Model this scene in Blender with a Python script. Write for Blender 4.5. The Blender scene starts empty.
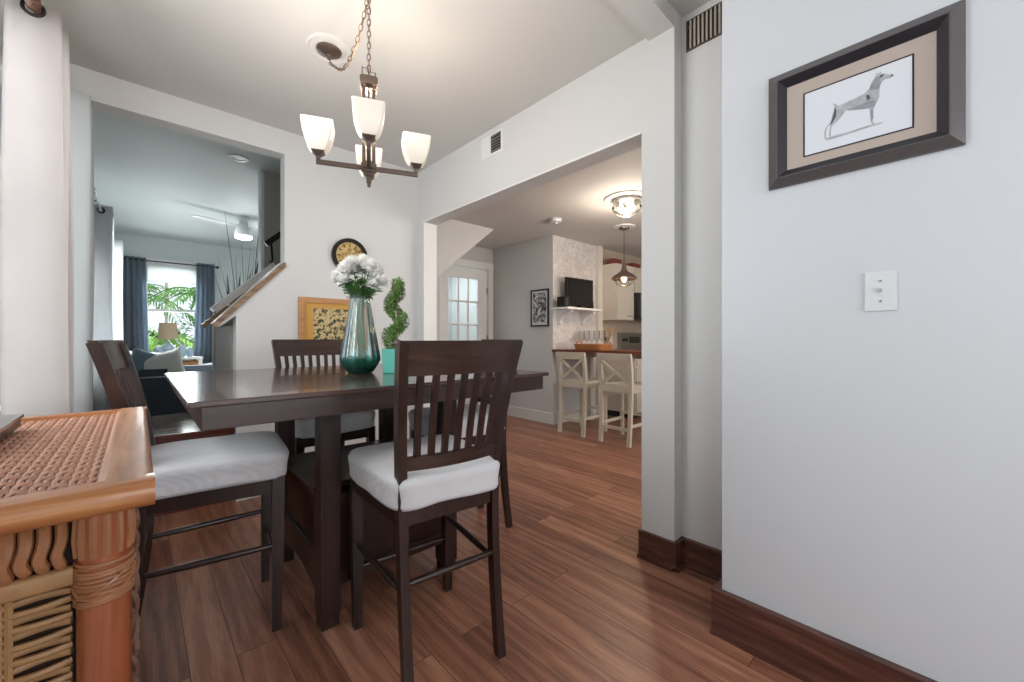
import bpy, bmesh, math, random
from mathutils import Vector, Matrix
R = math.radians
PI = math.pi
scene = bpy.context.scene
COL = scene.collection

# ------------------------------------------------------------------ camera
cam = bpy.data.cameras.new('camera')
cam.sensor_width = 36.0
cam.lens = 403.0 / 1024.0 * 36.0
cam.shift_y = (341 - 338.5) / 1024.0 * -1
cam.clip_start = 0.02
cam.clip_end = 100
camo = bpy.data.objects.new('camera', cam)
COL.objects.link(camo)
camo.location = (0, 0, 1.1)
camo.rotation_euler = (R(90), 0, -math.atan2(374, 403))
scene.camera = camo

# ------------------------------------------------------------------ colour management
scene.view_settings.view_transform = 'Standard'
scene.view_settings.look = 'None'
scene.view_settings.gamma = 1
scene.view_settings.use_curve_mapping = False
scene.view_settings.exposure = 0.0

# ------------------------------------------------------------------ world and lights
world = bpy.data.worlds.new('World')
scene.world = world
world.use_nodes = True
wn = world.node_tree
bg = wn.nodes['Background']
bg.inputs['Color'].default_value = (0.86, 0.93, 1.0, 1)
bg.inputs['Strength'].default_value = 1.3

def light(name, kind, loc, energy, color=(1, 1, 1), size=None, size_y=None, rot=None, radius=None):
    l = bpy.data.lights.new(name, kind)
    l.energy = energy
    l.color = color
    if kind == 'AREA':
        l.shape = 'RECTANGLE'
        l.size = size
        l.size_y = size_y
    if radius is not None:
        l.shadow_soft_size = radius
    o = bpy.data.objects.new(name, l)
    COL.objects.link(o)
    o.location = loc
    if rot:
        o.rotation_euler = rot
    return o

sun = bpy.data.lights.new('sun', 'SUN')
sun.energy = 3.5
sun.angle = R(2)
so = bpy.data.objects.new('sun', sun)
COL.objects.link(so)
so.rotation_euler = Vector((-0.35, 0.5, -0.85)).to_track_quat('-Z', 'Y').to_euler()

DAY = (0.93, 0.96, 1.0)
# daylight through the windows: lamps stand just outside them, added fill lamps are marked
light('daylight_left_window', 'AREA', (-0.66, 1.95, 1.6), 60, DAY, 2.0, 1.5, (0, R(-75), 0))
light('fill_rear', 'AREA', (0.65, -2.70, 1.45), 54, DAY, 1.7, 1.9, (R(90), 0, 0))  # added ambient fill from behind the camera, through an unseen window
light('fill_near_left', 'AREA', (-0.62, -0.9, 1.6), 22, DAY, 1.3, 1.5, (0, R(-80), 0))  # added ambient fill from the left, its window is never in view
LW = light('daylight_living_window', 'AREA', (-0.66, 5.9, 1.6), 115, (0.93, 0.98, 1.0), 1.3, 1.4, (0, R(-62), 0))
light('daylight_living_front', 'AREA', (0.4, 8.35, 1.5), 34, (0.94, 0.99, 1.0), 0.6, 1.3, (R(-80), 0, 0))
LW.data.spread = R(115)
light('daylight_kitchen_window', 'AREA', (4.4, -0.3, 1.5), 72, (1.0, 0.95, 0.9), 2.4, 1.5, (R(90), 0, 0))
light('fill_sunroom', 'AREA', (3.0, 5.3, 2.3), 26, DAY, 1.2, 0.8, (0, 0, 0))  # added lamp under the sunroom ceiling, brightens the room behind the door

# ------------------------------------------------------------------ materials
def lin(c):
    if isinstance(c, str):
        c = [int(c[i:i + 2], 16) / 255 for i in (0, 2, 4)]
    return tuple(((x / 12.92) if x <= 0.04045 else ((x + 0.055) / 1.055) ** 2.4) for x in c) + (1.0,)

def newmat(name):
    m = bpy.data.materials.new(name)
    m.use_nodes = True
    nt = m.node_tree
    b = nt.nodes['Principled BSDF']
    return m, nt, b

def node(nt, typ, **kw):
    n = nt.nodes.new(typ)
    for k, v in kw.items():
        if k in n.inputs:
            n.inputs[k].default_value = v
        else:
            setattr(n, k, v)
    return n

def objcoord(nt, scale=(1, 1, 1), rot=(0, 0, 0)):
    tc = nt.nodes.new('ShaderNodeTexCoord')
    mp = nt.nodes.new('ShaderNodeMapping')
    mp.inputs['Scale'].default_value = scale
    mp.inputs['Rotation'].default_value = rot
    nt.links.new(tc.outputs['Object'], mp.inputs['Vector'])
    return mp.outputs['Vector']

def ramp(nt, fac, stops):
    r = nt.nodes.new('ShaderNodeValToRGB')
    els = r.color_ramp.elements
    while len(els) < len(stops):
        els.new(0.5)
    for e, (p, c) in zip(els, stops):
        e.position = p
        e.color = lin(c)
    nt.links.new(fac, r.inputs['Fac'])
    return r.outputs['Color']

def bump(nt, b, height, strength=0.3, dist=0.005):
    bp = nt.nodes.new('ShaderNodeBump')
    bp.inputs['Strength'].default_value = strength
    bp.inputs['Distance'].default_value = dist
    nt.links.new(height, bp.inputs['Height'])
    nt.links.new(bp.outputs['Normal'], b.inputs['Normal'])

def plain(name, col, rough=0.5, metal=0.0, spec=0.5, var=0.06, scale=18, bumps=0.0, coat=0.0):
    """a colour with a slight procedural mottling"""
    m, nt, b = newmat(name)
    v = objcoord(nt)
    n = node(nt, 'ShaderNodeTexNoise', Scale=scale, Detail=4.0)
    nt.links.new(v, n.inputs['Vector'])
    c = lin(col)
    mix = node(nt, 'ShaderNodeMix', data_type='RGBA')
    mix.inputs['A'].default_value = tuple(x * (1 - var) for x in c[:3]) + (1,)
    mix.inputs['B'].default_value = tuple(min(1, x * (1 + var)) for x in c[:3]) + (1,)
    nt.links.new(n.outputs['Fac'], mix.inputs['Factor'])
    nt.links.new(mix.outputs['Result'], b.inputs['Base Color'])
    b.inputs['Roughness'].default_value = rough
    b.inputs['Metallic'].default_value = metal
    b.inputs['Specular IOR Level'].default_value = spec
    b.inputs['Coat Weight'].default_value = coat
    if bumps:
        bump(nt, b, n.outputs['Fac'], bumps)
    return m

def wood(name, dark, mid, lightc, axis='X', rough=0.38, scale=1.0, coat=0.0, spec=0.5):
    m, nt, b = newmat(name)
    s = {'X': (1.2, 14, 14), 'Y': (14, 1.2, 14), 'Z': (14, 14, 1.2)}[axis]
    v = objcoord(nt, tuple(k * scale for k in s))
    n = node(nt, 'ShaderNodeTexNoise', Scale=2.2, Detail=6.0, Roughness=0.6, Distortion=0.6)
    nt.links.new(v, n.inputs['Vector'])
    c = ramp(nt, n.outputs['Fac'], [(0.28, dark), (0.52, mid), (0.75, lightc)])
    nt.links.new(c, b.inputs['Base Color'])
    b.inputs['Roughness'].default_value = rough
    b.inputs['Coat Weight'].default_value = coat
    b.inputs['Specular IOR Level'].default_value = spec
    bump(nt, b, n.outputs['Fac'], 0.12, 0.002)
    return m

def fabric(name, col, scale=260, axis=None, rough=0.9, strength=0.25, col2=None):
    m, nt, b = newmat(name)
    v = objcoord(nt)
    w = node(nt, 'ShaderNodeTexWave', Scale=scale / 6.0, Distortion=0.3)
    w.bands_direction = axis or 'X'
    nt.links.new(v, w.inputs['Vector'])
    n = node(nt, 'ShaderNodeTexNoise', Scale=7.0, Detail=3.0)
    nt.links.new(v, n.inputs['Vector'])
    c = lin(col)
    c2 = lin(col2) if col2 else tuple(x * 0.9 for x in c[:3]) + (1,)
    mix = node(nt, 'ShaderNodeMix', data_type='RGBA')
    mix.inputs['A'].default_value = c2
    mix.inputs['B'].default_value = c
    ad = node(nt, 'ShaderNodeMath', operation='MULTIPLY_ADD')
    ad.inputs[1].default_value = 0.5
    nt.links.new(w.outputs['Fac'], ad.inputs[0])
    hl = node(nt, 'ShaderNodeMath', operation='MULTIPLY')
    hl.inputs[1].default_value = 0.6
    nt.links.new(n.outputs['Fac'], hl.inputs[0])
    nt.links.new(hl.outputs[0], ad.inputs[2])
    nt.links.new(ad.outputs[0], mix.inputs['Factor'])
    nt.links.new(mix.outputs['Result'], b.inputs['Base Color'])
    b.inputs['Roughness'].default_value = rough
    b.inputs['Specular IOR Level'].default_value = 0.15
    b.inputs['Sheen Weight'].default_value = 0.2
    bump(nt, b, w.outputs['Fac'], strength, 0.001)
    return m

M = {}
M['wall'] = plain('wall_paint', 'd3d2d0', 0.6, var=0.015, scale=3, spec=0.25)
M['wall_near'] = plain('wall_paint_cool', 'c7c9cc', 0.42, var=0.015, scale=2, spec=0.35)
M['wall_living'] = plain('wall_paint_living', 'c9cfce', 0.6, var=0.015, scale=3, spec=0.25)
M['wall_grey'] = plain('wall_paint_grey', 'c8c7c6', 0.6, var=0.02, scale=3, spec=0.25)
M['wall_stairs'] = plain('wall_paint_stair_shade', 'a5a29d', 0.7, var=0.03, scale=3, spec=0.2)  # wall colour darkened to stand for the shade of the stairwell
M['wall_beige'] = plain('wall_paint_beige', 'b5a594', 0.6, var=0.02, scale=3)
M['ceiling'] = plain('ceiling_paint', 'd0cdc9', 0.75, var=0.012, scale=2, spec=0.15)
M['white_trim'] = plain('white_trim_paint', 'e2e1de', 0.4, var=0.015)
M['cream_trim'] = plain('cream_trim_paint', 'd6cfc2', 0.45, var=0.02)
M['plastic_white'] = plain('white_plastic', 'd2d3d4', 0.3, var=0.01)
M['black_plastic'] = plain('black_plastic', '17181a', 0.35, var=0.05)
M['screen'] = plain('dark_screen', '1b1d1f', 0.12, var=0.05, spec=0.6)
M['metal_dark'] = plain('dark_metal', '2c2826', 0.35, metal=0.7, var=0.1)
M['bronze'] = plain('aged_bronze', '72645b', 0.33, metal=0.75, var=0.2, scale=40)
M['fin'] = plain('grille_fin_metal', 'b3a99d', 0.4, metal=0.2, var=0.08)
M['brass'] = plain('amber_metal', 'c79a62', 0.3, metal=0.5, var=0.1)
M['steel'] = plain('steel', '9b9c9c', 0.3, metal=0.9, var=0.05)
M['espresso'] = wood('espresso_wood', '1c100d', '2e1b16', '3f2821', 'Z', 0.33, coat=0.15)
M['espresso_x'] = wood('espresso_wood_x', '25160f', '3a251d', '4c342a', 'X', 0.32, coat=0.15)
M['table_top'] = wood('table_top_wood', '2e1d17', '49312a', '624a41', 'X', 0.20, 0.8, coat=0.35)
M['honey'] = wood('honey_rattan_wood', '7a4424', 'a5683c', 'c08a58', 'X', 0.34, 1.2, coat=0.2)
M['honey_y'] = wood('honey_rattan_wood_y', '77482e', 'a1714f', 'bb9270', 'Y', 0.42, 1.2, coat=0.05)
M['bamboo'] = wood('red_bamboo', '68301a', '8f4b2c', 'ae6d48', 'Z', 0.3, 1.0, coat=0.3)
M['cane'] = plain('light_cane', '9c754d', 0.45, var=0.28, scale=45)
M['cane_brown'] = plain('brown_cane', 'b07e64', 0.5, var=0.25, scale=60)
M['cane_dark'] = plain('dark_cane', '6b4a3b', 0.6, var=0.3, scale=60)
M['cane_wrap'] = plain('wrap_cane', '986542', 0.35, var=0.25, scale=40, coat=0.3)
M['backing'] = plain('dark_backing', '2a1a12', 0.9)
M['baseboard'] = wood('baseboard_wood', '2a1812', '5a372d', '7d5648', 'Y', 0.35, 1.0)
M['cap_wood'] = wood('cap_wood', '4f3826', '8a6a4c', 'a98a68', 'X', 0.4)
M['landing_wood'] = wood('landing_wood', '6e625a', '8d8279', 'a89e94', 'X', 0.16, coat=0.3)
M['nosing'] = wood('red_nosing_wood', '4a1a12', '6e2e20', '8a4331', 'X', 0.3)
M['butcher'] = wood('red_counter_wood', '4a2218', '6e3828', '875040', 'Y', 0.35)
M['art_frame'] = wood('orange_frame_wood', '9c6a3c', 'b98452', 'cc9c6a', 'X', 0.4)
M['pine'] = wood('pine_wood', '9c7c58', 'bfa078', 'd6bb94', 'X', 0.5)
def translucent(m, f):
    nt = m.node_tree
    b = nt.nodes['Principled BSDF']
    out = nt.nodes['Material Output']
    t = nt.nodes.new('ShaderNodeBsdfTranslucent')
    src = b.inputs['Base Color'].links[0].from_socket
    nt.links.new(src, t.inputs['Color'])
    mx = nt.nodes.new('ShaderNodeMixShader')
    mx.inputs['Fac'].default_value = f
    nt.links.new(b.outputs[0], mx.inputs[1])
    nt.links.new(t.outputs[0], mx.inputs[2])
    nt.links.new(mx.outputs[0], out.inputs['Surface'])
    return m
M['slipcover'] = fabric('slipcover', 'dddbdc', 520, 'X', col2='cbc9cb')
M['white_curtain'] = fabric('white_curtain', 'd6d0cd', 700, 'Z', strength=0.1, col2='cbc5c2')
M['white_sheer'] = fabric('white_sheer', 'eef0f0', 700, 'Z', strength=0.1)
M['grey_curtain'] = fabric('grey_curtain', 'd9dadc', 700, 'Z', strength=0.1)
for k_ in ('white_curtain', 'white_sheer', 'grey_curtain'):
    translucent(M[k_], 0.35)
M['blue_curtain'] = fabric('blue_curtain', '97a2ae', 500, 'Z', col2='7f8b99')
M['sofa'] = fabric('dark_sofa', '3a4048', 300, 'X', col2='30353c')
M['cushion_light'] = fabric('light_cushion', 'b3b2ad', 300, 'X')
M['cushion_white'] = fabric('white_cushion', 'c4c3c0', 300, 'X')
M['cushion_blue'] = fabric('blue_cushion', '5f7280', 300, 'X')
M['armchair'] = fabric('armchair_cover', 'bcc4ca', 300, 'X')
M['stool_white'] = plain('stool_paint', 'd3cbbb', 0.42, var=0.04)
M['petal'] = plain('white_petal', 'f7f4ef', 0.6, var=0.05, spec=0.2)
M['leaf'] = plain('dark_leaf', '557f43', 0.45, var=0.35, scale=30)
M['leaf_bright'] = plain('boxwood_leaf', '6f914a', 0.5, var=0.6, scale=90)
M['stem'] = plain('green_stem', '4a6a38', 0.5, var=0.2)
M['twig'] = plain('dark_twig', '39443c', 0.6, var=0.3)
M['teal_pot'] = plain('teal_ceramic', '62b9a9', 0.28, var=0.05, coat=0.3)
M['aqua'] = plain('aqua_ceramic', 'a9bccb', 0.25, var=0.15, coat=0.3)
M['cabinet_white'] = plain('cabinet_paint', 'cdc5b8', 0.4, var=0.02)
M['wicker_orange'] = plain('orange_wicker', 'b47a48', 0.55, var=0.3, scale=70, bumps=0.4)
M['red_box'] = plain('red_box', '7d3a34', 0.5, var=0.2)
M['mat_board'] = plain('mat_board', 'aea096', 0.85, var=0.015)
M['paper'] = plain('drawing_paper', 'd2d4da', 0.8, var=0.01)
M['frame_grey'] = plain('gunmetal_frame', '5f5b5c', 0.25, metal=0.35, var=0.06)
M['frame_dark'] = plain('dark_frame', '2b2a30', 0.28, metal=0.2, var=0.06)
M['pencil_light'] = plain('pencil_light', 'a6a7ac', 0.9, var=0.45, scale=55)
M['pencil_mid'] = plain('pencil_mid', '8d8e94', 0.9, var=0.45, scale=70)
M['pencil_dark'] = plain('pencil_dark', '55565c', 0.9, var=0.2, scale=80)
M['bark'] = plain('tree_bark', 'b3a698', 0.8, var=0.3)
M['garden'] = plain('garden_green', '5d8f3c', 0.6, var=0.5, scale=4)
M['garden_light'] = plain('garden_light_green', '8fb85e', 0.6, var=0.4, scale=4)
M['lawn'] = plain('lawn', '6f8f4a', 0.9, var=0.4, scale=5)
M['utensil'] = plain('wood_utensil', 'b08a5c', 0.6, var=0.15)
M['crock'] = plain('stone_crock', 'a8a093', 0.5, var=0.15)

def emis(name, col, strength, base='ffffff'):
    m, nt, b = newmat(name)
    b.inputs['Base Color'].default_value = lin(base)
    n = node(nt, 'ShaderNodeTexNoise', Scale=9.0)
    nt.links.new(objcoord(nt), n.inputs['Vector'])
    mr = node(nt, 'ShaderNodeMapRange')
    mr.inputs['To Min'].default_value = strength * 0.97
    mr.inputs['To Max'].default_value = strength * 1.03
    nt.links.new(n.outputs['Fac'], mr.inputs['Value'])
    b.inputs['Emission Color'].default_value = lin(col)
    nt.links.new(mr.outputs['Result'], b.inputs['Emission Strength'])
    b.inputs['Roughness'].default_value = 0.3
    return m
M['lit_shade'] = emis('lit_frosted_glass', 'ffeed6', 0.36, 'd2ccc2')
M['bulb'] = emis('lit_bulb', 'ffe0b0', 14)
M['fan_light'] = emis('lit_fan_lens', 'f4fbff', 3.0)
M['lamp_shade'] = plain('linen_lamp_shade', 'c4a98c', 0.8, var=0.06)

def glass(name, col=(1, 1, 1), mixf=0.12, rough=0.02, tint=None):
    m, nt, b = newmat(name)
    nt.nodes.remove(b)
    out = nt.nodes['Material Output']
    tr = nt.nodes.new('ShaderNodeBsdfTransparent')
    gl = nt.nodes.new('ShaderNodeBsdfGlossy')
    gl.inputs['Roughness'].default_value = rough
    tr.inputs['Color'].default_value = tuple(col) + (1,)
    mx = nt.nodes.new('ShaderNodeMixShader')
    fr = nt.nodes.new('ShaderNodeLayerWeight')
    fr.inputs['Blend'].default_value = mixf
    nt.links.new(fr.outputs['Fresnel'], mx.inputs['Fac'])
    nt.links.new(tr.outputs[0], mx.inputs[1])
    nt.links.new(gl.outputs[0], mx.inputs[2])
    nt.links.new(mx.outputs[0], out.inputs['Surface'])
    return m
M['glass'] = glass('clear_glass', (0.97, 0.98, 0.98), 0.10)
M['glassware'] = glass('glassware', (0.97, 0.97, 0.98), 0.12, 0.15)
M['fixture_glass'] = glass('fixture_glass', (0.97, 0.96, 0.94), 0.12, 0.1)

def vase_mat():
    m, nt, b = newmat('teal_to_clear_glass')
    nt.nodes.remove(b)
    out = nt.nodes['Material Output']
    tc = nt.nodes.new('ShaderNodeTexCoord')
    sp = nt.nodes.new('ShaderNodeSeparateXYZ')
    nt.links.new(tc.outputs['Object'], sp.inputs[0])
    n = node(nt, 'ShaderNodeTexNoise', Scale=14.0)
    nt.links.new(tc.outputs['Object'], n.inputs['Vector'])
    ma = node(nt, 'ShaderNodeMath', operation='MULTIPLY_ADD')
    ma.inputs[1].default_value = 0.03
    nt.links.new(n.outputs['Fac'], ma.inputs[0])
    nt.links.new(sp.outputs['Z'], ma.inputs[2])
    mr = node(nt, 'ShaderNodeMapRange')
    mr.inputs['From Max'].default_value = 0.42
    nt.links.new(ma.outputs[0], mr.inputs['Value'])
    c = ramp(nt, mr.outputs['Result'], [(0.0, '63bdac'), (0.19, '6cc4b4'), (0.25, 'edf6f4'), (0.8, 'f8fbfb'), (1.0, 'eef6f6')])
    tr = nt.nodes.new('ShaderNodeBsdfTransparent')
    nt.links.new(c, tr.inputs['Color'])
    gl = nt.nodes.new('ShaderNodeBsdfGlossy')
    gl.inputs['Roughness'].default_value = 0.04
    gl.inputs['Color'].default_value = (0.8, 0.9, 0.92, 1)
    df = nt.nodes.new('ShaderNodeBsdfDiffuse')
    nt.links.new(c, df.inputs['Color'])
    m1 = nt.nodes.new('ShaderNodeMixShader')
    m1.inputs['Fac'].default_value = 0.07
    nt.links.new(tr.outputs[0], m1.inputs[1]); nt.links.new(df.outputs[0], m1.inputs[2])
    lw = nt.nodes.new('ShaderNodeLayerWeight')
    lw.inputs['Blend'].default_value = 0.3
    m2 = nt.nodes.new('ShaderNodeMixShader')
    nt.links.new(lw.outputs['Fresnel'], m2.inputs['Fac'])
    nt.links.new(m1.outputs[0], m2.inputs[1]); nt.links.new(gl.outputs[0], m2.inputs[2])
    nt.links.new(m2.outputs[0], out.inputs['Surface'])
    return m
M['vase'] = vase_mat()

def floor_mat():
    m, nt, b = newmat('plank_floor')
    v = objcoord(nt, (1, 1, 1), (0, 0, R(90)))
    br = node(nt, 'ShaderNodeTexBrick', Scale=1.0)
    br.offset = 0.37
    br.offset_frequency = 2
    br.inputs['Mortar Size'].default_value = 0.0012
    br.inputs['Mortar Smooth'].default_value = 0.2
    br.inputs['Brick Width'].default_value = 1.22
    br.inputs['Row Height'].default_value = 0.125
    br.inputs['Color1'].default_value = (0, 0, 0, 1)
    br.inputs['Color2'].default_value = (1, 1, 1, 1)
    br.inputs['Mortar'].default_value = (0.5, 0.5, 0.5, 1)
    nt.links.new(v, br.inputs['Vector'])
    sep = nt.nodes.new('ShaderNodeSeparateColor')
    nt.links.new(br.outputs['Color'], sep.inputs[0])
    # per plank offset of the grain
    tc = nt.nodes.new('ShaderNodeTexCoord')
    comb = nt.nodes.new('ShaderNodeCombineXYZ')
    mul = node(nt, 'ShaderNodeMath', operation='MULTIPLY')
    mul.inputs[1].default_value = 37.0
    nt.links.new(sep.outputs[0], mul.inputs[0])
    nt.links.new(mul.outputs[0], comb.inputs['Z'])
    add = node(nt, 'ShaderNodeVectorMath', operation='ADD')
    nt.links.new(tc.outputs['Object'], add.inputs[0])
    nt.links.new(comb.outputs[0], add.inputs[1])
    def mapped(s):
        mp = nt.nodes.new('ShaderNodeMapping')
        mp.inputs['Scale'].default_value = s
        nt.links.new(add.outputs[0], mp.inputs['Vector'])
        return mp.outputs[0]
    g1 = node(nt, 'ShaderNodeTexNoise', Scale=1.0, Detail=5.0, Roughness=0.6, Distortion=1.2)
    nt.links.new(mapped((14, 1.6, 1)), g1.inputs['Vector'])
    g2 = node(nt, 'ShaderNodeTexNoise', Scale=1.0, Detail=8.0, Roughness=0.75, Distortion=0.4)
    nt.links.new(mapped((110, 5, 1)), g2.inputs['Vector'])
    wv = node(nt, 'ShaderNodeTexWave', Scale=1.0, Distortion=16.0, Detail=4.0)
    wv.inputs['Detail Scale'].default_value = 0.6
    wv.bands_direction = 'X'
    nt.links.new(mapped((5, 0.9, 1)), wv.inputs['Vector'])
    a = node(nt, 'ShaderNodeMath', operation='MULTIPLY_ADD')
    a.inputs[1].default_value = 0.26
    nt.links.new(g1.outputs['Fac'], a.inputs[0])
    s2 = node(nt, 'ShaderNodeMath', operation='MULTIPLY')
    s2.inputs[1].default_value = 0.50
    nt.links.new(g2.outputs['Fac'], s2.inputs[0])
    nt.links.new(s2.outputs[0], a.inputs[2])
    a2 = node(nt, 'ShaderNodeMath', operation='MULTIPLY_ADD')
    a2.inputs[1].default_value = 0.10
    nt.links.new(wv.outputs['Fac'], a2.inputs[0])
    nt.links.new(a.outputs[0], a2.inputs[2])
    a3 = node(nt, 'ShaderNodeMath', operation='MULTIPLY_ADD')
    a3.inputs[1].default_value = 0.16
    nt.links.new(sep.outputs[0], a3.inputs[0])
    nt.links.new(a2.outputs[0], a3.inputs[2])
    c = ramp(nt, a3.outputs[0], [(0.30, '5a3a2c'), (0.44, '835543'), (0.55, '9e6b54'), (0.70, 'ba8a70')])
    mx = node(nt, 'ShaderNodeMix', data_type='RGBA')
    nt.links.new(br.outputs['Fac'], mx.inputs['Factor'])
    nt.links.new(c, mx.inputs['A'])
    mx.inputs['B'].default_value = lin('2a1811')
    nt.links.new(mx.outputs['Result'], b.inputs['Base Color'])
    b.inputs['Roughness'].default_value = 0.36
    b.inputs['Specular IOR Level'].default_value = 0.45
    bump(nt, b, a2.outputs[0], 0.12, 0.002)
    return m
M['floor'] = floor_mat()

def marble_brick():
    m, nt, b = newmat('white_patterned_tile')
    v = objcoord(nt, (1, 1, 1), (R(90), 0, 0))
    n = node(nt, 'ShaderNodeTexNoise', Scale=7.0, Detail=9.0, Roughness=0.75, Distortion=1.6)
    nt.links.new(v, n.inputs['Vector'])
    c = ramp(nt, n.outputs['Fac'], [(0.30, 'dcd6d2'), (0.455, 'd6cfcb'), (0.49, 'b4abaa'), (0.525, 'd8d1cd'), (0.8, 'e0dad6')])
    br = node(nt, 'ShaderNodeTexBrick', Scale=1.0)
    br.inputs['Mortar Size'].default_value = 0.004
    br.inputs['Brick Width'].default_value = 0.21
    br.inputs['Row Height'].default_value = 0.09
    br.inputs['Mortar'].default_value = lin('c0b4ae')
    br.inputs['Mortar Smooth'].default_value = 0.6
    nt.links.new(v, br.inputs['Vector'])
    mx = node(nt, 'ShaderNodeMix', data_type='RGBA')
    nt.links.new(br.outputs['Fac'], mx.inputs['Factor'])
    nt.links.new(c, mx.inputs['A'])
    mx.inputs['B'].default_value = lin('c9c0bb')
    nt.links.new(mx.outputs['Result'], b.inputs['Base Color'])
    b.inputs['Roughness'].default_value = 0.5
    bump(nt, b, n.outputs['Fac'], 0.3, 0.004)
    return m
M['tile'] = marble_brick()

def art_mat(name, stops, scale, cell=True):
    m, nt, b = newmat(name)
    v = objcoord(nt)
    n = node(nt, 'ShaderNodeTexNoise', Scale=scale, Detail=3.0, Roughness=0.6)
    nt.links.new(v, n.inputs['Vector'])
    c = ramp(nt, n.outputs['Fac'], stops)
    nt.links.new(c, b.inputs['Base Color'])
    b.inputs['Roughness'].default_value = 0.7
    return m
M['art_mat'] = plain('art_mat_orange', 'c99a4e', 0.8, var=0.05)
M['art_print'] = art_mat('art_print_field', [(0.40, '3d3f2c'), (0.46, '6d6440'), (0.52, 'c9b583'), (0.60, 'd0b988'), (0.68, 'a8604a')], 38)
M['bw_print'] = art_mat('bw_print', [(0.36, '1f1f21'), (0.5, '8c8c8e'), (0.62, 'd8d8d8')], 22)
M['clock_face'] = art_mat('clock_face_print', [(0.38, '8f7343'), (0.5, 'c5a768'), (0.7, 'd8c089')], 26)

# ------------------------------------------------------------------ mesh helpers
def obj(name, bm, mat, parent=None, smooth=False, bevel=0.0, loc=None, seg=2):
    if bevel:
        geo = [e for e in bm.edges if e.is_manifold and e.calc_face_angle(0) > R(35)]
        bmesh.ops.bevel(bm, geom=geo, offset=bevel, segments=seg, affect='EDGES', profile=0.6)
    bmesh.ops.recalc_face_normals(bm, faces=bm.faces)
    me = bpy.data.meshes.new(name)
    bm.to_mesh(me)
    bm.free()
    mats = mat if isinstance(mat, (list, tuple)) else [mat]
    for m in mats:
        me.materials.append(m)
    if smooth:
        for p in me.polygons:
            p.use_smooth = True
        if smooth != 'all':
            me.set_sharp_from_angle(angle=R(38))
    o = bpy.data.objects.new(name, me)
    COL.objects.link(o)
    if parent:
        o.parent = parent
    if loc:
        o.location = loc
    return o

def tag(o, label, cat, group=None, kind=None):
    o['label'] = label
    o['category'] = cat
    if group:
        o['group'] = group
    if kind:
        o['kind'] = kind
    return o

def thing(name, label, cat, loc=(0, 0, 0), rz=0.0, group=None):
    o = bpy.data.objects.new(name, None)
    COL.objects.link(o)
    o.empty_display_size = 0.1
    o.location = loc
    o.rotation_euler = (0, 0, rz)
    return tag(o, label, cat, group)

def struct(name, bm, mat, smooth=False, bevel=0.0):
    o = obj(name, bm, mat, None, smooth, bevel)
    o['kind'] = 'structure'
    return o

def dup(root, loc, rz, label, group=None):
    r = root.copy()
    COL.objects.link(r)
    r.location = loc
    r.rotation_euler = (0, 0, rz)
    r['label'] = label
    if group:
        r['group'] = group
    for ch in list(root.children):
        c = ch.copy()
        COL.objects.link(c)
        c.parent = r
        for g in list(ch.children):
            d = g.copy()
            COL.objects.link(d)
            d.parent = c
    return r

def B():
    return bmesh.new()

def add_box(bm, x0, x1, y0, y1, z0, z1, mi=0, mtx=None):
    vs = [bm.verts.new((x, y, z)) for x in (x0, x1) for y in (y0, y1) for z in (z0, z1)]
    if mtx is not None:
        for v in vs:
            v.co = mtx @ v.co
    for f in ((0, 1, 3, 2), (4, 6, 7, 5), (0, 4, 5, 1), (2, 3, 7, 6), (0, 2, 6, 4), (1, 5, 7, 3)):
        fc = bm.faces.new([vs[i] for i in f])
        fc.material_index = mi
    return vs

def boxb(*a, **k):
    bm = B()
    add_box(bm, *a, **k)
    return bm

def add_prism(bm, poly, axis, a0, a1, mi=0):
    """poly in the two remaining axes (in xyz order), extruded along axis"""
    def mk(p, a):
        if axis == 'x':
            return (a, p[0], p[1])
        if axis == 'y':
            return (p[0], a, p[1])
        return (p[0], p[1], a)
    v0 = [bm.verts.new(mk(p, a0)) for p in poly]
    v1 = [bm.verts.new(mk(p, a1)) for p in poly]
    n = len(poly)
    fs = [bm.faces.new(v0), bm.faces.new(v1[::-1])]
    for i in range(n):
        fs.append(bm.faces.new((v0[i], v1[i], v1[(i + 1) % n], v0[(i + 1) % n])))
    for f in fs:
        f.material_index = mi

def add_tube(bm, pts, r, n=10, caps=True, mi=0, closed=False):
    pts = [Vector(p) for p in pts]
    rs = r if isinstance(r, (list, tuple)) else [r] * len(pts)
    rings = []
    up = None
    m = len(pts)
    for i, p in enumerate(pts):
        if closed:
            d = pts[(i + 1) % m] - pts[i - 1]
        else:
            d = pts[min(i + 1, m - 1)] - pts[max(i - 1, 0)]
        d.normalize()
        if up is None:
            up = Vector((0, 0, 1)) if abs(d.z) < 0.9 else Vector((1, 0, 0))
        s = d.cross(up)
        if s.length < 1e-6:
            s = d.orthogonal()
        s.normalize()
        up = s.cross(d).normalized()
        rings.append([bm.verts.new(p + (s * math.cos(2 * PI * k / n) + up * math.sin(2 * PI * k / n)) * rs[i]) for k in range(n)])
    rng = range(m) if closed else range(m - 1)
    for i in rng:
        a, b = rings[i], rings[(i + 1) % m]
        for k in range(n):
            f = bm.faces.new((a[k], a[(k + 1) % n], b[(k + 1) % n], b[k]))
            f.material_index = mi
    if caps and not closed:
        bm.faces.new(rings[0][::-1]).material_index = mi
        bm.faces.new(rings[-1]).material_index = mi

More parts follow.
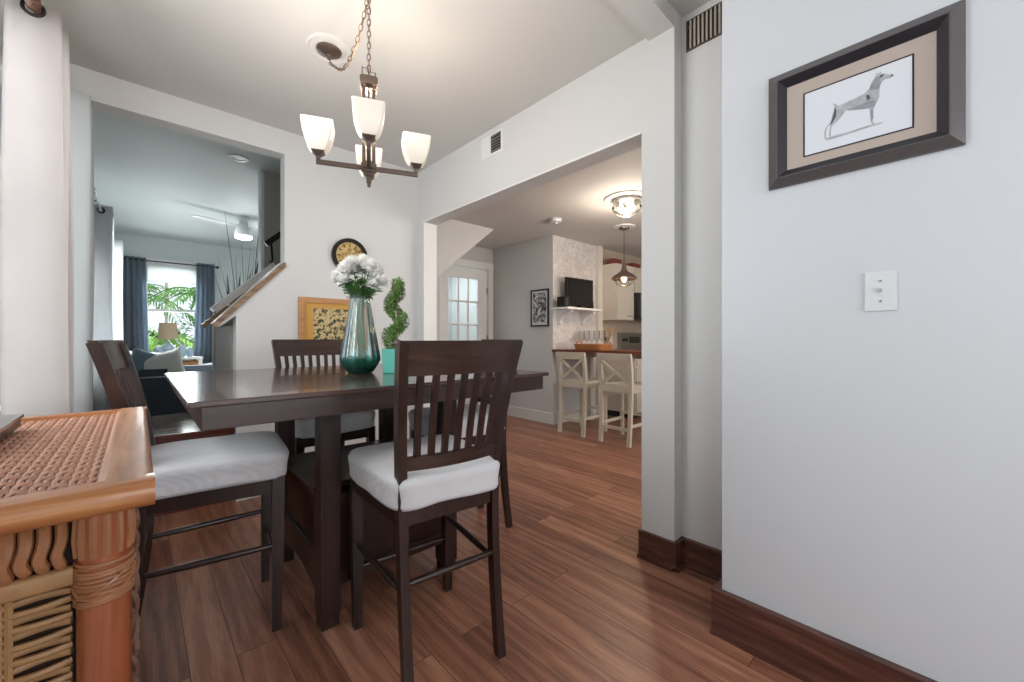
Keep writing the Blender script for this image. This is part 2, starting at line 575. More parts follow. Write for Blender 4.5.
def add_lathe(bm, prof, c=(0, 0, 0), n=32, cap0=True, cap1=True, mi=0, shape=None):
    rings = []
    for r, z in prof:
        ring = []
        for k in range(n):
            a = 2 * PI * k / n
            q = shape(a) if shape else 1.0
            ring.append(bm.verts.new((c[0] + r * q * math.cos(a), c[1] + r * q * math.sin(a), c[2] + z)))
        rings.append(ring)
    for a, b in zip(rings, rings[1:]):
        for k in range(n):
            bm.faces.new((a[k], a[(k + 1) % n], b[(k + 1) % n], b[k])).material_index = mi
    if cap0:
        bm.faces.new(rings[0][::-1]).material_index = mi
    if cap1:
        bm.faces.new(rings[-1]).material_index = mi

def add_sweep(bm, pts, w, d, xdir=Vector((1, 0, 0)), mi=0):
    """rectangular post: w along xdir, d along the horizontal normal of it; sections stay horizontal"""
    xdir = Vector(xdir).normalized()
    yd = Vector((-xdir.y, xdir.x, 0))
    ws = w if isinstance(w, (list, tuple)) else [w] * len(pts)
    ds = d if isinstance(d, (list, tuple)) else [d] * len(pts)
    rings = []
    for p, a, b in zip(pts, ws, ds):
        p = Vector(p)
        rings.append([bm.verts.new(p + xdir * sx * a / 2 + yd * sy * b / 2) for sx, sy in ((-1, -1), (1, -1), (1, 1), (-1, 1))])
    for r0, r1 in zip(rings, rings[1:]):
        for k in range(4):
            bm.faces.new((r0[k], r0[(k + 1) % 4], r1[(k + 1) % 4], r1[k])).material_index = mi
    bm.faces.new(rings[0][::-1]).material_index = mi
    bm.faces.new(rings[-1]).material_index = mi

def add_bar(bm, p0, p1, w, h, up=(0, 0, 1), mi=0):
    p0, p1 = Vector(p0), Vector(p1)
    d = (p1 - p0).normalized()
    u = Vector(up)
    s = d.cross(u).normalized()
    u = s.cross(d).normalized()
    r = []
    for p in (p0, p1):
        r.append([bm.verts.new(p + s * a * w / 2 + u * b * h / 2) for a, b in ((-1, -1), (1, -1), (1, 1), (-1, 1))])
    for k in range(4):
        bm.faces.new((r[0][k], r[0][(k + 1) % 4], r[1][(k + 1) % 4], r[1][k])).material_index = mi
    bm.faces.new(r[0][::-1]).material_index = mi
    bm.faces.new(r[1]).material_index = mi

def smoothpath(pts, k=6):
    """Catmull-Rom through points"""
    P = [Vector(p) for p in pts]
    P = [P[0] * 2 - P[1]] + P + [P[-1] * 2 - P[-2]]
    out = []
    for i in range(1, len(P) - 2):
        for j in range(k):
            t = j / k
            a, b, c, d = P[i - 1], P[i], P[i + 1], P[i + 2]
            out.append(0.5 * ((2 * b) + (c - a) * t + (2 * a - 5 * b + 4 * c - d) * t * t + (3 * b - a - 3 * c + d) * t ** 3))
    out.append(P[-2])
    return out

# ================================================================== THE SETTING
XL, XN, XO, XO2 = -0.40, 1.60, 1.87, 1.995
YB, YB2 = 3.27, 3.39
ZC = 2.61

struct('floor', boxb(-0.55, 6.6, -2.6, 8.3, -0.1, 0.0), M['floor'])
struct('ceiling', boxb(-0.55, XO2, 1.01, YB + 0.06, ZC, ZC + 0.12), M['ceiling'])
struct('ceiling_near', boxb(-0.55, 2.05, -2.6, 0.88, 2.67, 2.79), M['ceiling'])
struct('ceiling_living', boxb(-0.55, 2.7, YB + 0.06, 8.3, 2.62, 2.74), M['wall_living'])
struct('ceiling_kitchen', boxb(XO2, 6.6, -0.3, 5.95, 2.43, 2.52), M['ceiling'])
struct('trim_1', boxb(XL, XO, 0.88, 1.01, 2.585, 2.72), M['ceiling'])     # beam across the ceiling

# wall with the wide opening to the kitchen
bm = B()
add_box(bm, XO, XO2, 1.05, 3.17, 2.135, 2.66)
add_box(bm, XO, XO2, 3.17, YB2, 0, 2.66)
add_box(bm, XO, 2.05, 0.88, 1.05, 0, 2.72)
struct('wall_kitchen_side', bm, M['wall'])
# near wall and its recess
bm = B()
add_box(bm, XN, 2.05, -2.6, 0.57, 0, 2.72)
struct('wall_right', bm, M['wall_near'])
struct('wall_recess', boxb(1.95, 2.05, 0.57, 0.88, 0, 2.72), M['wall'])

# back wall of the dining room with the living room opening and stair knee wall
bm = B()
add_box(bm, XL, -0.26, YB, YB2, 0, 2.44)
add_box(bm, XL, 0.781, YB, YB2, 2.44, 2.66)
add_box(bm, 0.781, XO, YB, YB2, 0, 2.66)
add_prism(bm, [(0.486, 0), (0.781, 0), (0.781, 1.622), (0.385, 1.193), (0.392, 1.175), (0.486, 1.255)], 'y', YB, YB2)
struct('wall_back', bm, M['wall'])
# left outside wall with three windows
def wall_with_holes(name, mat, axis, c0, c1, a0, a1, z1, holes):
    bm = B()
    def put(p0, p1, z0, z1_):
        if axis == 'x':
            add_box(bm, c0, c1, p0, p1, z0, z1_)
        else:
            add_box(bm, p0, p1, c0, c1, z0, z1_)
    cur = a0
    for h0, h1, hz0, hz1 in holes:
        put(cur, h0, 0, z1)
        if hz0 > 0:
            put(h0, h1, 0, hz0)
        put(h0, h1, hz1, z1)
        cur = h1
    put(cur, a1, 0, z1)
    return struct(name, bm, mat)
wall_with_holes('wall_left', M['wall'], 'x', XL - 0.12, XL, -2.6, YB2, 2.72, [(-1.5, -0.3, 0.85, 2.3), (0.95, 3.02, 0.75, 2.3)])
wall_with_holes('wall_living_left', M['wall_living'], 'x', XL - 0.12, XL, YB2, 8.3, 2.66, [(5.05, 6.75, 0.8, 2.15)])
wall_with_holes('wall_living_front', M['wall_living'], 'y', 8.1, 8.22, XL, 2.7, 2.66, [(0.06, 0.75, 0.84, 2.22)])
struct('wall_living_right', boxb(2.6, 2.7, 4.2, 8.1, 0, 2.66), M['wall_living'])
wall_with_holes('wall_rear', M['wall'], 'y', -2.6, -2.48, XL, XN, 2.72, [(-0.2, 1.5, 0.4, 2.4)])
# stairwell: side wall towards the living room, its knee wall, end wall
bm = B()
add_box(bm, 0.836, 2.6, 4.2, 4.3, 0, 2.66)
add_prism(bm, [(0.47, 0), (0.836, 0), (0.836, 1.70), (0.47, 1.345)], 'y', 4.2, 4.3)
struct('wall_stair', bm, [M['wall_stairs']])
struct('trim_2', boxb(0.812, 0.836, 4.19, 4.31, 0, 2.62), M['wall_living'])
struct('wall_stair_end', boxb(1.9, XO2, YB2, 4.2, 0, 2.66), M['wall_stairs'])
# kitchen walls
wall_with_holes('wall_kitchen_back', M['wall_grey'], 'y', 4.62, 4.72, XO2, 4.0, 2.5, [(2.93, 3.80, 0, 2.12)])
struct('wall_kitchen_left', boxb(3.9, 4.0, 3.9, 4.62, 0, 2.5), M['wall_grey'])
bm = B()
add_box(bm, 3.9, 4.82, 3.43, 3.9, 0, 0.93)
add_box(bm, 3.9, 4.82, 3.43, 3.9, 0.93, 2.5)
o = struct('wall_chimney', bm, [M['wall_grey'], M['tile']])
for p in o.data.polygons:
    if p.normal.y < -0.9 and p.center.z > 1.0:
        p.material_index = 1
struct('trim_3', boxb(4.82, 4.93, 3.38, 3.9, 0, 2.43), M['cream_trim'])
struct('wall_kitchen_range', boxb(4.93, 6.6, 3.45, 3.9, 0, 2.5), M['wall_beige'])
struct('wall_kitchen_right', boxb(6.5, 6.6, -0.3, 3.45, 0, 2.5), M['wall_beige'])
wall_with_holes('wall_kitchen_front', M['wall_grey'], 'y', -0.22, -0.1, 2.05, 6.5, 2.5, [(2.8, 5.2, 0.8, 2.2)])
# side of the stair flight seen above the kitchen
bm = B()
add_prism(bm, [(3.18, 2.43), (XO2, 2.43), (XO2, 1.455)], 'y', 3.75, 4.2)
struct('wall_stair_soffit', bm, M['wall'])
# sunroom behind the french door
bm = B()
add_box(bm, 2.0, 4.0, 5.85, 5.95, 0, 2.5)
add_box(bm, 1.95, 2.0, 4.72, 5.95, 0, 2.5)
add_box(bm, 4.0, 4.05, 4.72, 5.95, 0, 2.5)
struct('wall_sunroom', bm, M['wall_living'])

# ---- baseboards
def baseboard(name, segs, h, th, mat, shoe=True, cap=True):
    bm = B()
    for (x0, y0, x1, y1, nx, ny) in segs:
        def slab(t0, t1, z0, z1):
            xs = sorted((x0 + nx * t0, x1 + nx * t1)); ys = sorted((y0 + ny * t0, y1 + ny * t1))
            add_box(bm, xs[0], xs[1], ys[0], ys[1], z0, z1)
        slab(0, th, 0, h)
        if cap:
            slab(0, th + 0.006, h, h + 0.009)
        if shoe:
            slab(0, th + 0.014, 0, 0.016)
    return struct(name, bm, mat, bevel=0)
baseboard('baseboard_right', [(XN, -2.4, XN, 0.600, -1, 0), (XN - 0.001, 0.57, 1.95, 0.57, 0, 1)], 0.155, 0.022, M['baseboard'])
baseboard('baseboard_recess', [(1.95, 0.61, 1.95, 0.88, -1, 0), (1.855, 0.88, 1.95, 0.88, 0, -1)], 0.125, 0.014, M['baseboard'])
baseboard('baseboard_pilaster', [(XO, 0.875, XO, 1.06, -1, 0)], 0.125, 0.014, M['baseboard'])
baseboard('baseboard_kitchen', [(3.9, 3.40, 3.9, 4.62, -1, 0), (3.88, 3.43, 4.82, 3.43, 0, -1)], 0.13, 0.018, M['white_trim'], False)
baseboard('baseboard_back', [(0.486, YB, XO, YB, 0, -1)], 0.13, 0.015, M['white_trim'], False)

# ---- windows
def window_unit(name, axis, c, a0, a1, z0, z1, cols, rows, fw=0.045, mun=0.018, depth=0.07):
    """frame, sashes and glass in an opening; c is the plane of the glass"""
    root = bpy.data.objects.new(name, None)
    COL.objects.link(root)
    root['kind'] = 'structure'
    root.location = (c, (a0 + a1) / 2, z0) if axis == 'x' else ((a0 + a1) / 2, c, z0)
    w = a1 - a0
    h = z1 - z0
    def put(bm, p0, p1, q0, q1, d):
        if axis == 'x':
            add_box(bm, -d / 2, d / 2, p0, p1, q0, q1)
        else:
            add_box(bm, p0, p1, -d / 2, d / 2, q0, q1)
    bm = B()
    put(bm, -w / 2, -w / 2 + fw, 0, h, depth)
    put(bm, w / 2 - fw, w / 2, 0, h, depth)
    put(bm, -w / 2 + fw, w / 2 - fw, 0, fw, depth)
    put(bm, -w / 2 + fw, w / 2 - fw, h - fw, h, depth)
    fr = obj('window_frame', bm, M['white_trim'], root)
    bm = B()
    put(bm, -w / 2 + fw, w / 2 - fw, h / 2 - 0.02, h / 2 + 0.02, 0.045)
    for i in range(1, cols):
        p = -w / 2 + fw + (w - 2 * fw) * i / cols
        put(bm, p - mun / 2, p + mun / 2, fw, h - fw, 0.03)
    for j in range(1, rows):
        if rows % 2 == 0 and j == rows // 2:
            continue
        q = fw + (h - 2 * fw) * j / rows
        put(bm, -w / 2 + fw, w / 2 - fw, q - mun / 2, q + mun / 2, 0.03)
    obj('sash', bm, M['white_trim'], root)
    bm = B()
    put(bm, -w / 2 + fw, w / 2 - fw, fw, h - fw, 0.006)
    obj('window_pane', bm, M['glass'], root)
    return root
window_unit('window_1', 'x', XL - 0.06, 0.95, 3.02, 0.75, 2.3, 5, 4)
window_unit('window_2', 'x', XL - 0.06, -1.5, -0.3, 0.85, 2.3, 3, 4)  # unseen, added for the near left fill
window_unit('window_3', 'x', XL - 0.06, 5.05, 6.75, 0.8, 2.15, 3, 2)
w4 = window_unit('window_4', 'y', 8.16, 0.06, 0.75, 0.84, 2.22, 1, 2)
window_unit('window_5', 'y', -2.54, -0.2, 1.5, 0.4, 2.4, 3, 2)  # unseen, added to light the near room from the rear
window_unit('window_6', 'y', -0.16, 2.8, 5.2, 0.8, 2.2, 3, 2)
# casing of the living room window
bm = B()
add_box(bm, -0.02, 0.06, 8.075, 8.1, 0.80, 2.26)
add_box(bm, 0.75, 0.82, 8.075, 8.1, 0.80, 2.26)
add_box(bm, -0.02, 0.82, 8.07, 8.1, 2.22, 2.30)
add_box(bm, -0.04, 0.84, 8.03, 8.1, 0.80, 0.84)
struct('trim_4', bm, M['white_trim'])
bm = B()
add_box(bm, 0.105, 0.705, 8.105, 8.125, 1.97, 2.19)
add_tube(bm, [(0.105, 8.11, 1.965), (0.705, 8.11, 1.965)], 0.011)
tag(obj('roller_blind', bm, M['white_sheer']), 'white roller blind drawn down a little at top of living room window', 'window blind')

# ---- french door to the sunroom
def french_door():
    root = bpy.data.objects.new('door_1', None)
    COL.objects.link(root)
    root['kind'] = 'structure'
    root.location = (2.95, 4.64, 0)
    W, H = 0.83, 2.10
    gx0, gx1, gz0, gz1 = 0.155, 0.665, 0.30, 1.955
    bm = B()
    add_box(bm, 0, gx0, -0.02, 0.02, 0.01, H)
    add_box(bm, gx1, W, -0.02, 0.02, 0.01, H)
    add_box(bm, gx0, gx1, -0.02, 0.02, 0.01, gz0)
    add_box(bm, gx0, gx1, -0.02, 0.02, gz1, H)
    cols, rows = 3, 5
    for i in range(1, cols):
        x = gx0 + (gx1 - gx0) * i / cols
        add_box(bm, x - 0.012, x + 0.012, -0.016, 0.016, gz0, gz1)
    for j in range(1, rows):
        z = gz0 + (gz1 - gz0) * j / rows
        add_box(bm, gx0, gx1, -0.0155, 0.0155, z - 0.012, z + 0.012)
    obj('door_leaf', bm, M['white_trim'], root)
    obj('door_glass', boxb(gx0, gx1, -0.003, 0.003, gz0, gz1), M['glass'], root)
    for z in (0.25, 1.05, 1.75):
        obj('hinge', boxb(W - 0.008, W + 0.012, -0.032, -0.021, z, z + 0.1), M['steel'], root)
    bm = B()
    add_lathe(bm, [(0.0, 0), (0.022, 0.0), (0.026, 0.012), (0.02, 0.026), (0.0, 0.03)], n=16, cap0=False, cap1=False)
    bmesh.ops.rotate(bm, cent=(0, 0, 0), matrix=Matrix.Rotation(R(90), 3, 'X'), verts=bm.verts)
    bmesh.ops.translate(bm, vec=(0.07, -0.03, 0.98), verts=bm.verts)
    obj('door_knob', bm, M['steel'], root, True)
french_door()
bm = B()
add_box(bm, 3.80, 3.885, 4.595, 4.62, 0, 2.20)
add_box(bm, 2.85, 2.93, 4.595, 4.62, 0, 2.20)
add_box(bm, 2.85, 3.885, 4.59, 4.62, 2.115, 2.21)
struct('trim_5', bm, M['white_trim'])
# thin casing bead around the wide opening
bm = B()
add_box(bm, XO - 0.004, XO2 + 0.004, 3.165, 3.172, 0, 2.135)
add_box(bm, XO - 0.006, XO - 0.0, 1.05, 3.17, 2.135, 2.147)
struct('trim_6', bm, M['white_trim'])

# ================================================================== STAIRCASE
st = thing('staircase', 'staircase landing and flight rising behind the sloping knee wall, with wooden cap and rail', 'staircase', (0.48, 3.8, 0))
def lst(bm):
    bmesh.ops.translate(bm, vec=(-0.48, -3.8, 0), verts=bm.verts)
    return bm
obj('landing', lst(boxb(-0.02, 0.478, 3.40, 4.19, 0.0, 0.475)), M['white_trim'], st)
obj('landing_top', lst(boxb(-0.03, 0.478, 3.31, 4.195, 0.475, 0.497)), M['landing_wood'], st)
bm = B(); add_box(bm, -0.03, 0.478, 3.295, 3.31, 0.468, 0.499); add_box(bm, -0.03, 0.478, 3.31, 3.395, 0.0, 0.474)
obj('nosing', lst(bm), M['nosing'], st)['label'] = 'red-brown front edge of the landing'
obj('side_panel', lst(boxb(0.479, 0.50, 3.392, 4.195, 0.0, 1.19)), M['wall_stairs'], st)['label'] = 'panel closing the end of the flight, toned darker for shade'
bm = B()
poly = [(0.505, 0.0)]
x, z = 0.505, 1.02
while z < 2.3:
    poly.append((x, z)); x += 0.2; poly.append((x, z)); z += 0.205
poly.append((x, 0.0))
poly2 = [p for p in poly]
add_prism(bm, poly2, 'y', 3.395, 4.195)
obj('flight', lst(bm), M['cap_wood'], st)
# near cap on the knee wall: molded board seen edge on
def slope_bar(p0, p1, y, w, h, dz=0):
    bm = B()
    add_bar(bm, (p0[0], y, p0[1] + dz), (p1[0], y, p1[1] + dz), w, h)
    return bm
sl = 1.084
bm = slope_bar((0.366, 1.195), (0.783, 1.647), 3.33, 0.15, 0.018)
add_bar(bm, (0.366, 3.262, 1.180), (0.783, 3.262, 1.632), 0.014, 0.022)
obj('near_cap', lst(bm), M['cap_wood'], st, bevel=0.002)
bm = slope_bar((0.40, 1.232), (0.783, 1.660), 3.41, 0.05, 0.016)
obj('cap_molding', lst(bm), M['white_trim'], st)
bm = slope_bar((0.383, 1.195), (0.90, 1.692), 4.12, 0.06, 0.036)
obj('stair_rail', lst(bm), M['cap_wood'], st, bevel=0.004)
for xx in (0.55, 0.80):
    zz = 1.20 + (xx - 0.383) * 0.961
    obj('rail_bracket', lst(boxb(xx - 0.012, xx + 0.012, 4.08, 4.19, zz + 0.012, zz + 0.04)), M['white_trim'], st)
bm = slope_bar((0.468, 1.335), (0.924, 1.773), 4.235, 0.15, 0.062)
obj('far_cap', lst(bm), M['white_trim'], st, bevel=0.004)['label'] = 'white sloping cap of the far knee wall'
bm = B()
add_bar(bm, (0.80, 3.95, 1.905), (1.35, 3.95, 2.42), 0.03, 0.045)
add_tube(bm, smoothpath([(0.84, 3.95, 1.92), (0.86, 4.02, 1.85), (0.88, 4.10, 1.80), (0.88, 4.19, 1.80)]), 0.009)
obj('handrail', lst(bm), M['metal_dark'], st, bevel=0.0)['label'] = 'dark metal handrail further up the stairs'

# ================================================================== DINING TABLE
TX0, TX1, TY0, TY1, TZ = 0.095, 1.522, 1.365, 2.62, 0.93
tb = thing('dining_table', 'square espresso counter-height dining table with storage pedestal, under the chandelier', 'table', (0.79, 1.95, 0))
def lt(bm):
    bmesh.ops.translate(bm, vec=(-0.79, -1.95, 0), verts=bm.verts)
    return bm
obj('tabletop', lt(boxb(TX0, TX1, TY0, TY1, TZ - 0.018, TZ)), M['table_top'], tb, bevel=0.004)
bm = B()
add_box(bm, TX0 + 0.03, TX1 - 0.04, TY0 + 0.004, TY0 + 0.026, 0.848, 0.912)
add_box(bm, TX0 + 0.03, TX1 - 0.04, TY1 - 0.03, TY1 - 0.008, 0.848, 0.912)
add_box(bm, TX0 + 0.03, TX0 + 0.052, TY0 + 0.026, TY1 - 0.03, 0.848, 0.912)
add_box(bm, TX1 - 0.062, TX1 - 0.04, TY0 + 0.026, TY1 - 0.03, 0.848, 0.912)
obj('apron', lt(bm), M['espresso_x'], tb, bevel=0.002)
for lx in (0.50, 1.04):
    for ly in (1.585, 2.205):
        bm = B()
        add_sweep(bm, [(lx + 0.036, ly + 0.036, 0.0), (lx + 0.036, ly + 0.036, 0.05), (lx + 0.036, ly + 0.036, 0.055), (lx + 0.036, ly + 0.036, 0.912)], [0.066, 0.066, 0.074, 0.074], [0.066, 0.066, 0.074, 0.074])
        obj('leg', lt(bm), M['espresso'], tb, bevel=0.003)
bm = B()
add_box(bm, 0.52, 1.09, 1.60, 2.27, 0.15, 0.50)
obj('storage_box', lt(bm), M['espresso'], tb, bevel=0.002)
obj('box_top', lt(boxb(0.49, 1.12, 1.665, 2.21, 0.50, 0.522)), M['espresso_x'], tb, bevel=0.003)
# framed side panel, both sides and front
for xs, d in ((0.508, 1), (1.102, -1)):
    bm = B()
    x0, x1 = sorted((xs, xs + 0.012 * d))
    add_box(bm, x0, x1, 1.66, 2.21, 0.44, 0.50)
    add_box(bm, x0, x1, 1.66, 2.21, 0.20, 0.27)
    add_box(bm, x0, x1, 1.66, 1.70, 0.27, 0.44)
    add_box(bm, x0, x1, 2.17, 2.21, 0.27, 0.44)
    add_prism(bm, [(1.66, 0.20), (2.21, 0.20), (2.21, 0.11), (2.12, 0.13), (2.0, 0.155), (1.86, 0.155), (1.74, 0.13), (1.66, 0.11)], 'x', x0, x1)
    obj('side_frame', lt(bm), M['espresso_x'], tb, bevel=0.002)
bm = B()
add_box(bm, 0.574, 1.04, 1.592, 1.60, 0.15, 0.20)
add_box(bm, 0.574, 1.04, 1.592, 1.60, 0.46, 0.50)
add_box(bm, 0.80, 0.815, 1.592, 1.60, 0.20, 0.46)
obj('door_frame', lt(bm), M['espresso_x'], tb, bevel=0.002)
for xx in (0.77, 0.845):
    bm = B()
    add_lathe(bm, [(0.004, 0), (0.004, 0.012), (0.012, 0.016), (0.010, 0.024), (0.002, 0.026)], n=12)
    bmesh.ops.rotate(bm, cent=(0, 0, 0), matrix=Matrix.Rotation(R(90), 3, 'X'), verts=bm.verts)
    bmesh.ops.translate(bm, vec=(xx, 1.592, 0.38), verts=bm.verts)
    obj('knob', lt(bm), M['metal_dark'], tb, True)

# ================================================================== DINING CHAIRS
def make_chair(name, label, group):
    """local frame: +y is the way the sitter faces"""
    t = thing(name, label, 'chair', (0, 0, 0), 0, group)
    E_ = M['espresso']
    # rear legs run from the floor up into the back posts
    for s in (-1, 1):
        pts = [(s * 0.166, -0.245, 0), (s * 0.167, -0.218, 0.2), (s * 0.168, -0.200, 0.4), (s * 0.170, -0.195, 0.58),
               (s * 0.176, -0.205, 0.72), (s * 0.186, -0.228, 0.85), (s * 0.196, -0.26, 0.98), (s * 0.205, -0.290, 1.086)]
        pts = smoothpath(pts, 3)
        n = len(pts)
        bm = B()
        add_sweep(bm, pts, 0.028, [0.036 if i > 2 else 0.034 for i in range(n)])
        obj('rear_leg', bm, E_, t, True, 0.003)
        bm = B()
        add_sweep(bm, [(s * 0.192, 0.192, 0), (s * 0.193, 0.196, 0.25), (s * 0.194, 0.198, 0.58)], [0.030, 0.038, 0.040], [0.030, 0.038, 0.040])
        obj('front_leg', bm, E_, t, True, 0.003)
    # seat frame
    bm = B()
    z0, z1 = 0.52, 0.583
    add_box(bm, -0.174, 0.174, 0.188, 0.208, z0, z1)
    add_box(bm, -0.153, 0.153, -0.205, -0.183, z0, z1)
    for s in (-1, 1):
        add_bar(bm, (s * 0.168, -0.178, (z0 + z1) / 2), (s * 0.193, 0.178, (z0 + z1) / 2), 0.02, z1 - z0)
    add_box(bm, -0.15, 0.15, -0.18, 0.188, 0.568, 0.583)
    obj('seat_frame', bm, E_, t, bevel=0.002)
    # cushion in its slipcover: rings of a rounded outline, dropping to a loose hem
    rnd = random.Random(11)
    n = 72
    def outline(a, grow):
        # superellipse-like trapezoid
        c, s_ = math.cos(a), math.sin(a)
        p = 8.0
        k = (abs(c) ** p + abs(s_) ** p) ** (-1 / p)
        x_, y_ = c * k, s_ * k
        wx = 0.190 + 0.034 * (y_ + 1) / 2 + grow
        return x_ * wx, (y_ * (0.230 + grow)) + 0.002
    def wr(a, amp):
        return amp * (math.sin(a * 5 + 1.0) * 0.5 + math.sin(a * 9 + 2.0) * 0.35 + math.sin(a * 14) * 0.25)
    prof = [(0.574, 0.001, 0.0035, 0.004), (0.585, 0.004, 0.004, 0.003), (0.605, 0.004, 0.003, 0), (0.625, 0.006, 0.0015, 0), (0.642, 0.009, 0.001, 0),
            (0.655, 0.010, 0.0, 0), (0.667, 0.005, 0, 0), (0.675, -0.004, 0, 0), (0.680, -0.02, 0, 0)]
    bm = B()
    rings = []
    for z, g, amp, zw in prof:
        ring = []
        for k in range(n):
            a = 2 * PI * k / n
            x_, y_ = outline(a, g + wr(a, amp))
            zz = z + zw * math.sin(a * 3 + 0.6)
            ring.append(bm.verts.new((x_, y_, zz)))
        rings.append(ring)
    for q in (0.86, 0.68, 0.48, 0.27, 0.1):
        ring = []
        for k in range(n):
            a = 2 * PI * k / n
            x_, y_ = outline(a, -0.02)
            ring.append(bm.verts.new((x_ * q, y_ * q, 0.684 + 0.010 * (1 - q) + 0.0015 * math.sin(a * 4 + q * 7))))
        rings.append(ring)
    for r0, r1 in zip(rings, rings[1:]):
        for k in range(n):
            bm.faces.new((r0[k], r0[(k + 1) % n], r1[(k + 1) % n], r1[k]))
    bm.faces.new(rings[-1])
    bm.faces.new(rings[0][::-1])
    obj('cushion', bm, M['slipcover'], t, 'all')['label'] = 'seat cushion in a loose white slipcover'
    # curved rails and slats
    def arc(u, z):
        """point on the curved back: u in -1..1"""
        k = (z - 0.58) / (1.086 - 0.58)
        half = 0.171 + 0.034 * k
        y0 = {0: 0}.get(1, 0)
        zs = [(0.58, -0.195), (0.72, -0.205), (0.85, -0.228), (0.98, -0.26), (1.10, -0.294)]
        for (za, ya), (zb, yb) in zip(zs, zs[1:]):
            if z <= zb or zb == 1.10:
                y0 = ya + (yb - ya) * (z - za) / (zb - za)
                break
        return Vector((u * half, y0 - 0.028 * (1 - u * u), z))
    def rail(z0, z1, th, u0=1.0, ext=0.0):
        bm = B()
        N = 16
        rings = []
        for i in range(N + 1):
            u = -u0 + 2 * u0 * i / N
            a = arc(u, z0); b = arc(u, z1)
            if ext:
                a.x *= 1 + ext; b.x *= 1 + ext
            hz = 0.0
            rings.append([bm.verts.new(a + Vector((0, th / 2, 0))), bm.verts.new(a - Vector((0, th / 2, 0))),
                          bm.verts.new(b - Vector((0, th / 2, -hz))), bm.verts.new(b + Vector((0, th / 2, hz)))])
        for r0, r1 in zip(rings, rings[1:]):
            for k in range(4):
                bm.faces.new((r0[k], r0[(k + 1) % 4], r1[(k + 1) % 4], r1[k]))
        bm.faces.new(rings[0][::-1]); bm.faces.new(rings[-1])
        return bm
    obj('top_rail', rail(0.990, 1.094, 0.024, 1.0, 0.05), M['espresso_x'], t, True, 0.003)
    obj('lower_rail', rail(0.694, 0.736, 0.022, 0.93), M['espresso_x'], t, True, 0.002)
    for i in range(7):
        u = -0.72 + 1.44 * i / 6
        pts = [arc(u, z) for z in (0.73, 0.80, 0.86, 0.92, 1.0)]
        bm = B()
        add_sweep(bm, pts, 0.021, 0.011)
        obj('slat', bm, E_, t, True)
    # round stretchers
    for a, b in (((-0.168, -0.205, 0.318), (-0.193, 0.196, 0.318)), ((0.168, -0.205, 0.318), (0.193, 0.196, 0.318)),
                 ((-0.167, -0.21, 0.345), (0.167, -0.21, 0.345)), ((-0.19, 0.197, 0.225), (0.19, 0.197, 0.225))):
        bm = B()
        a = Vector(a); b = Vector(b)
        add_tube(bm, [a, a.lerp(b, 0.06), a.lerp(b, 0.3), a.lerp(b, 0.7), a.lerp(b, 0.94), b], [0.008, 0.009, 0.0115, 0.0115, 0.009, 0.008], 10)
        obj('stretcher', bm, E_, t, True)
    return t

G_CH = 'counter-height dining chairs around the table'
chA = make_chair('dining_chair', 'dark slatted dining chair nearest the camera, its curved back towards us, white slipcovered seat', G_CH)
chA.location = (0.784, 1.318, 0)
chA.rotation_euler = (0, 0, R(-6))
dup(chA, (0.213, 1.94, 0), R(-96), 'dark dining chair at left end of table, its back to the white curtains')
dup(chA, (0.82, 2.525, 0), R(180), 'dark dining chair behind the table, seen past the vase, back against the picture wall')
dup(chA, (1.372, 1.938, 0), R(81.4), 'dark dining chair at right end of table, mostly hidden behind the nearest chair')

# ================================================================== VASE, FLOWERS, TOPIARY
VX, VY = 0.803, 1.965
bm = B()
nf = 14
def facet(a):
    return 1.0 + 0.035 * math.cos(a * nf)
prof_o = [(0.052, 0.0), (0.060, 0.006), (0.080, 0.038), (0.0925, 0.066), (0.090, 0.085), (0.078, 0.16), (0.064, 0.24), (0.050, 0.32), (0.044, 0.36), (0.046, 0.382)]
prof_i = [(r - 0.005, z) for r, z in prof_o[::-1][:-1]] + [(0.05, 0.012), (0.002, 0.010)]
prof_i = [(0.041, 0.382)] + prof_i[1:]
add_lathe(bm, prof_o + prof_i, n=84, cap0=True, cap1=True, shape=facet)
vase = obj('vase', bm, M['vase'], None, 'all', loc=(VX, VY, TZ + 0.001))
tag(vase, 'tall faceted glass vase, teal at the base fading to clear, holding white flowers', 'vase')

def leafquad(bm, p, d, up, L, Wd, mi=0, bend=0.15):
    d = d.normalized()
    s = d.cross(up)
    if s.length < 1e-4:
        s = d.orthogonal()
    s.normalize()
    nrm = s.cross(d)
    q = [p, p + d * L * 0.35 + s * Wd / 2, p + d * L * 0.75 + s * Wd * 0.36 - nrm * bend * L * 0.4, p + d * L - nrm * bend * L,
         p + d * L * 0.75 - s * Wd * 0.36 - nrm * bend * L * 0.4, p + d * L * 0.35 - s * Wd / 2]
    v = [bm.verts.new(x) for x in q]
    f = bm.faces.new(v)
    f.material_index = mi

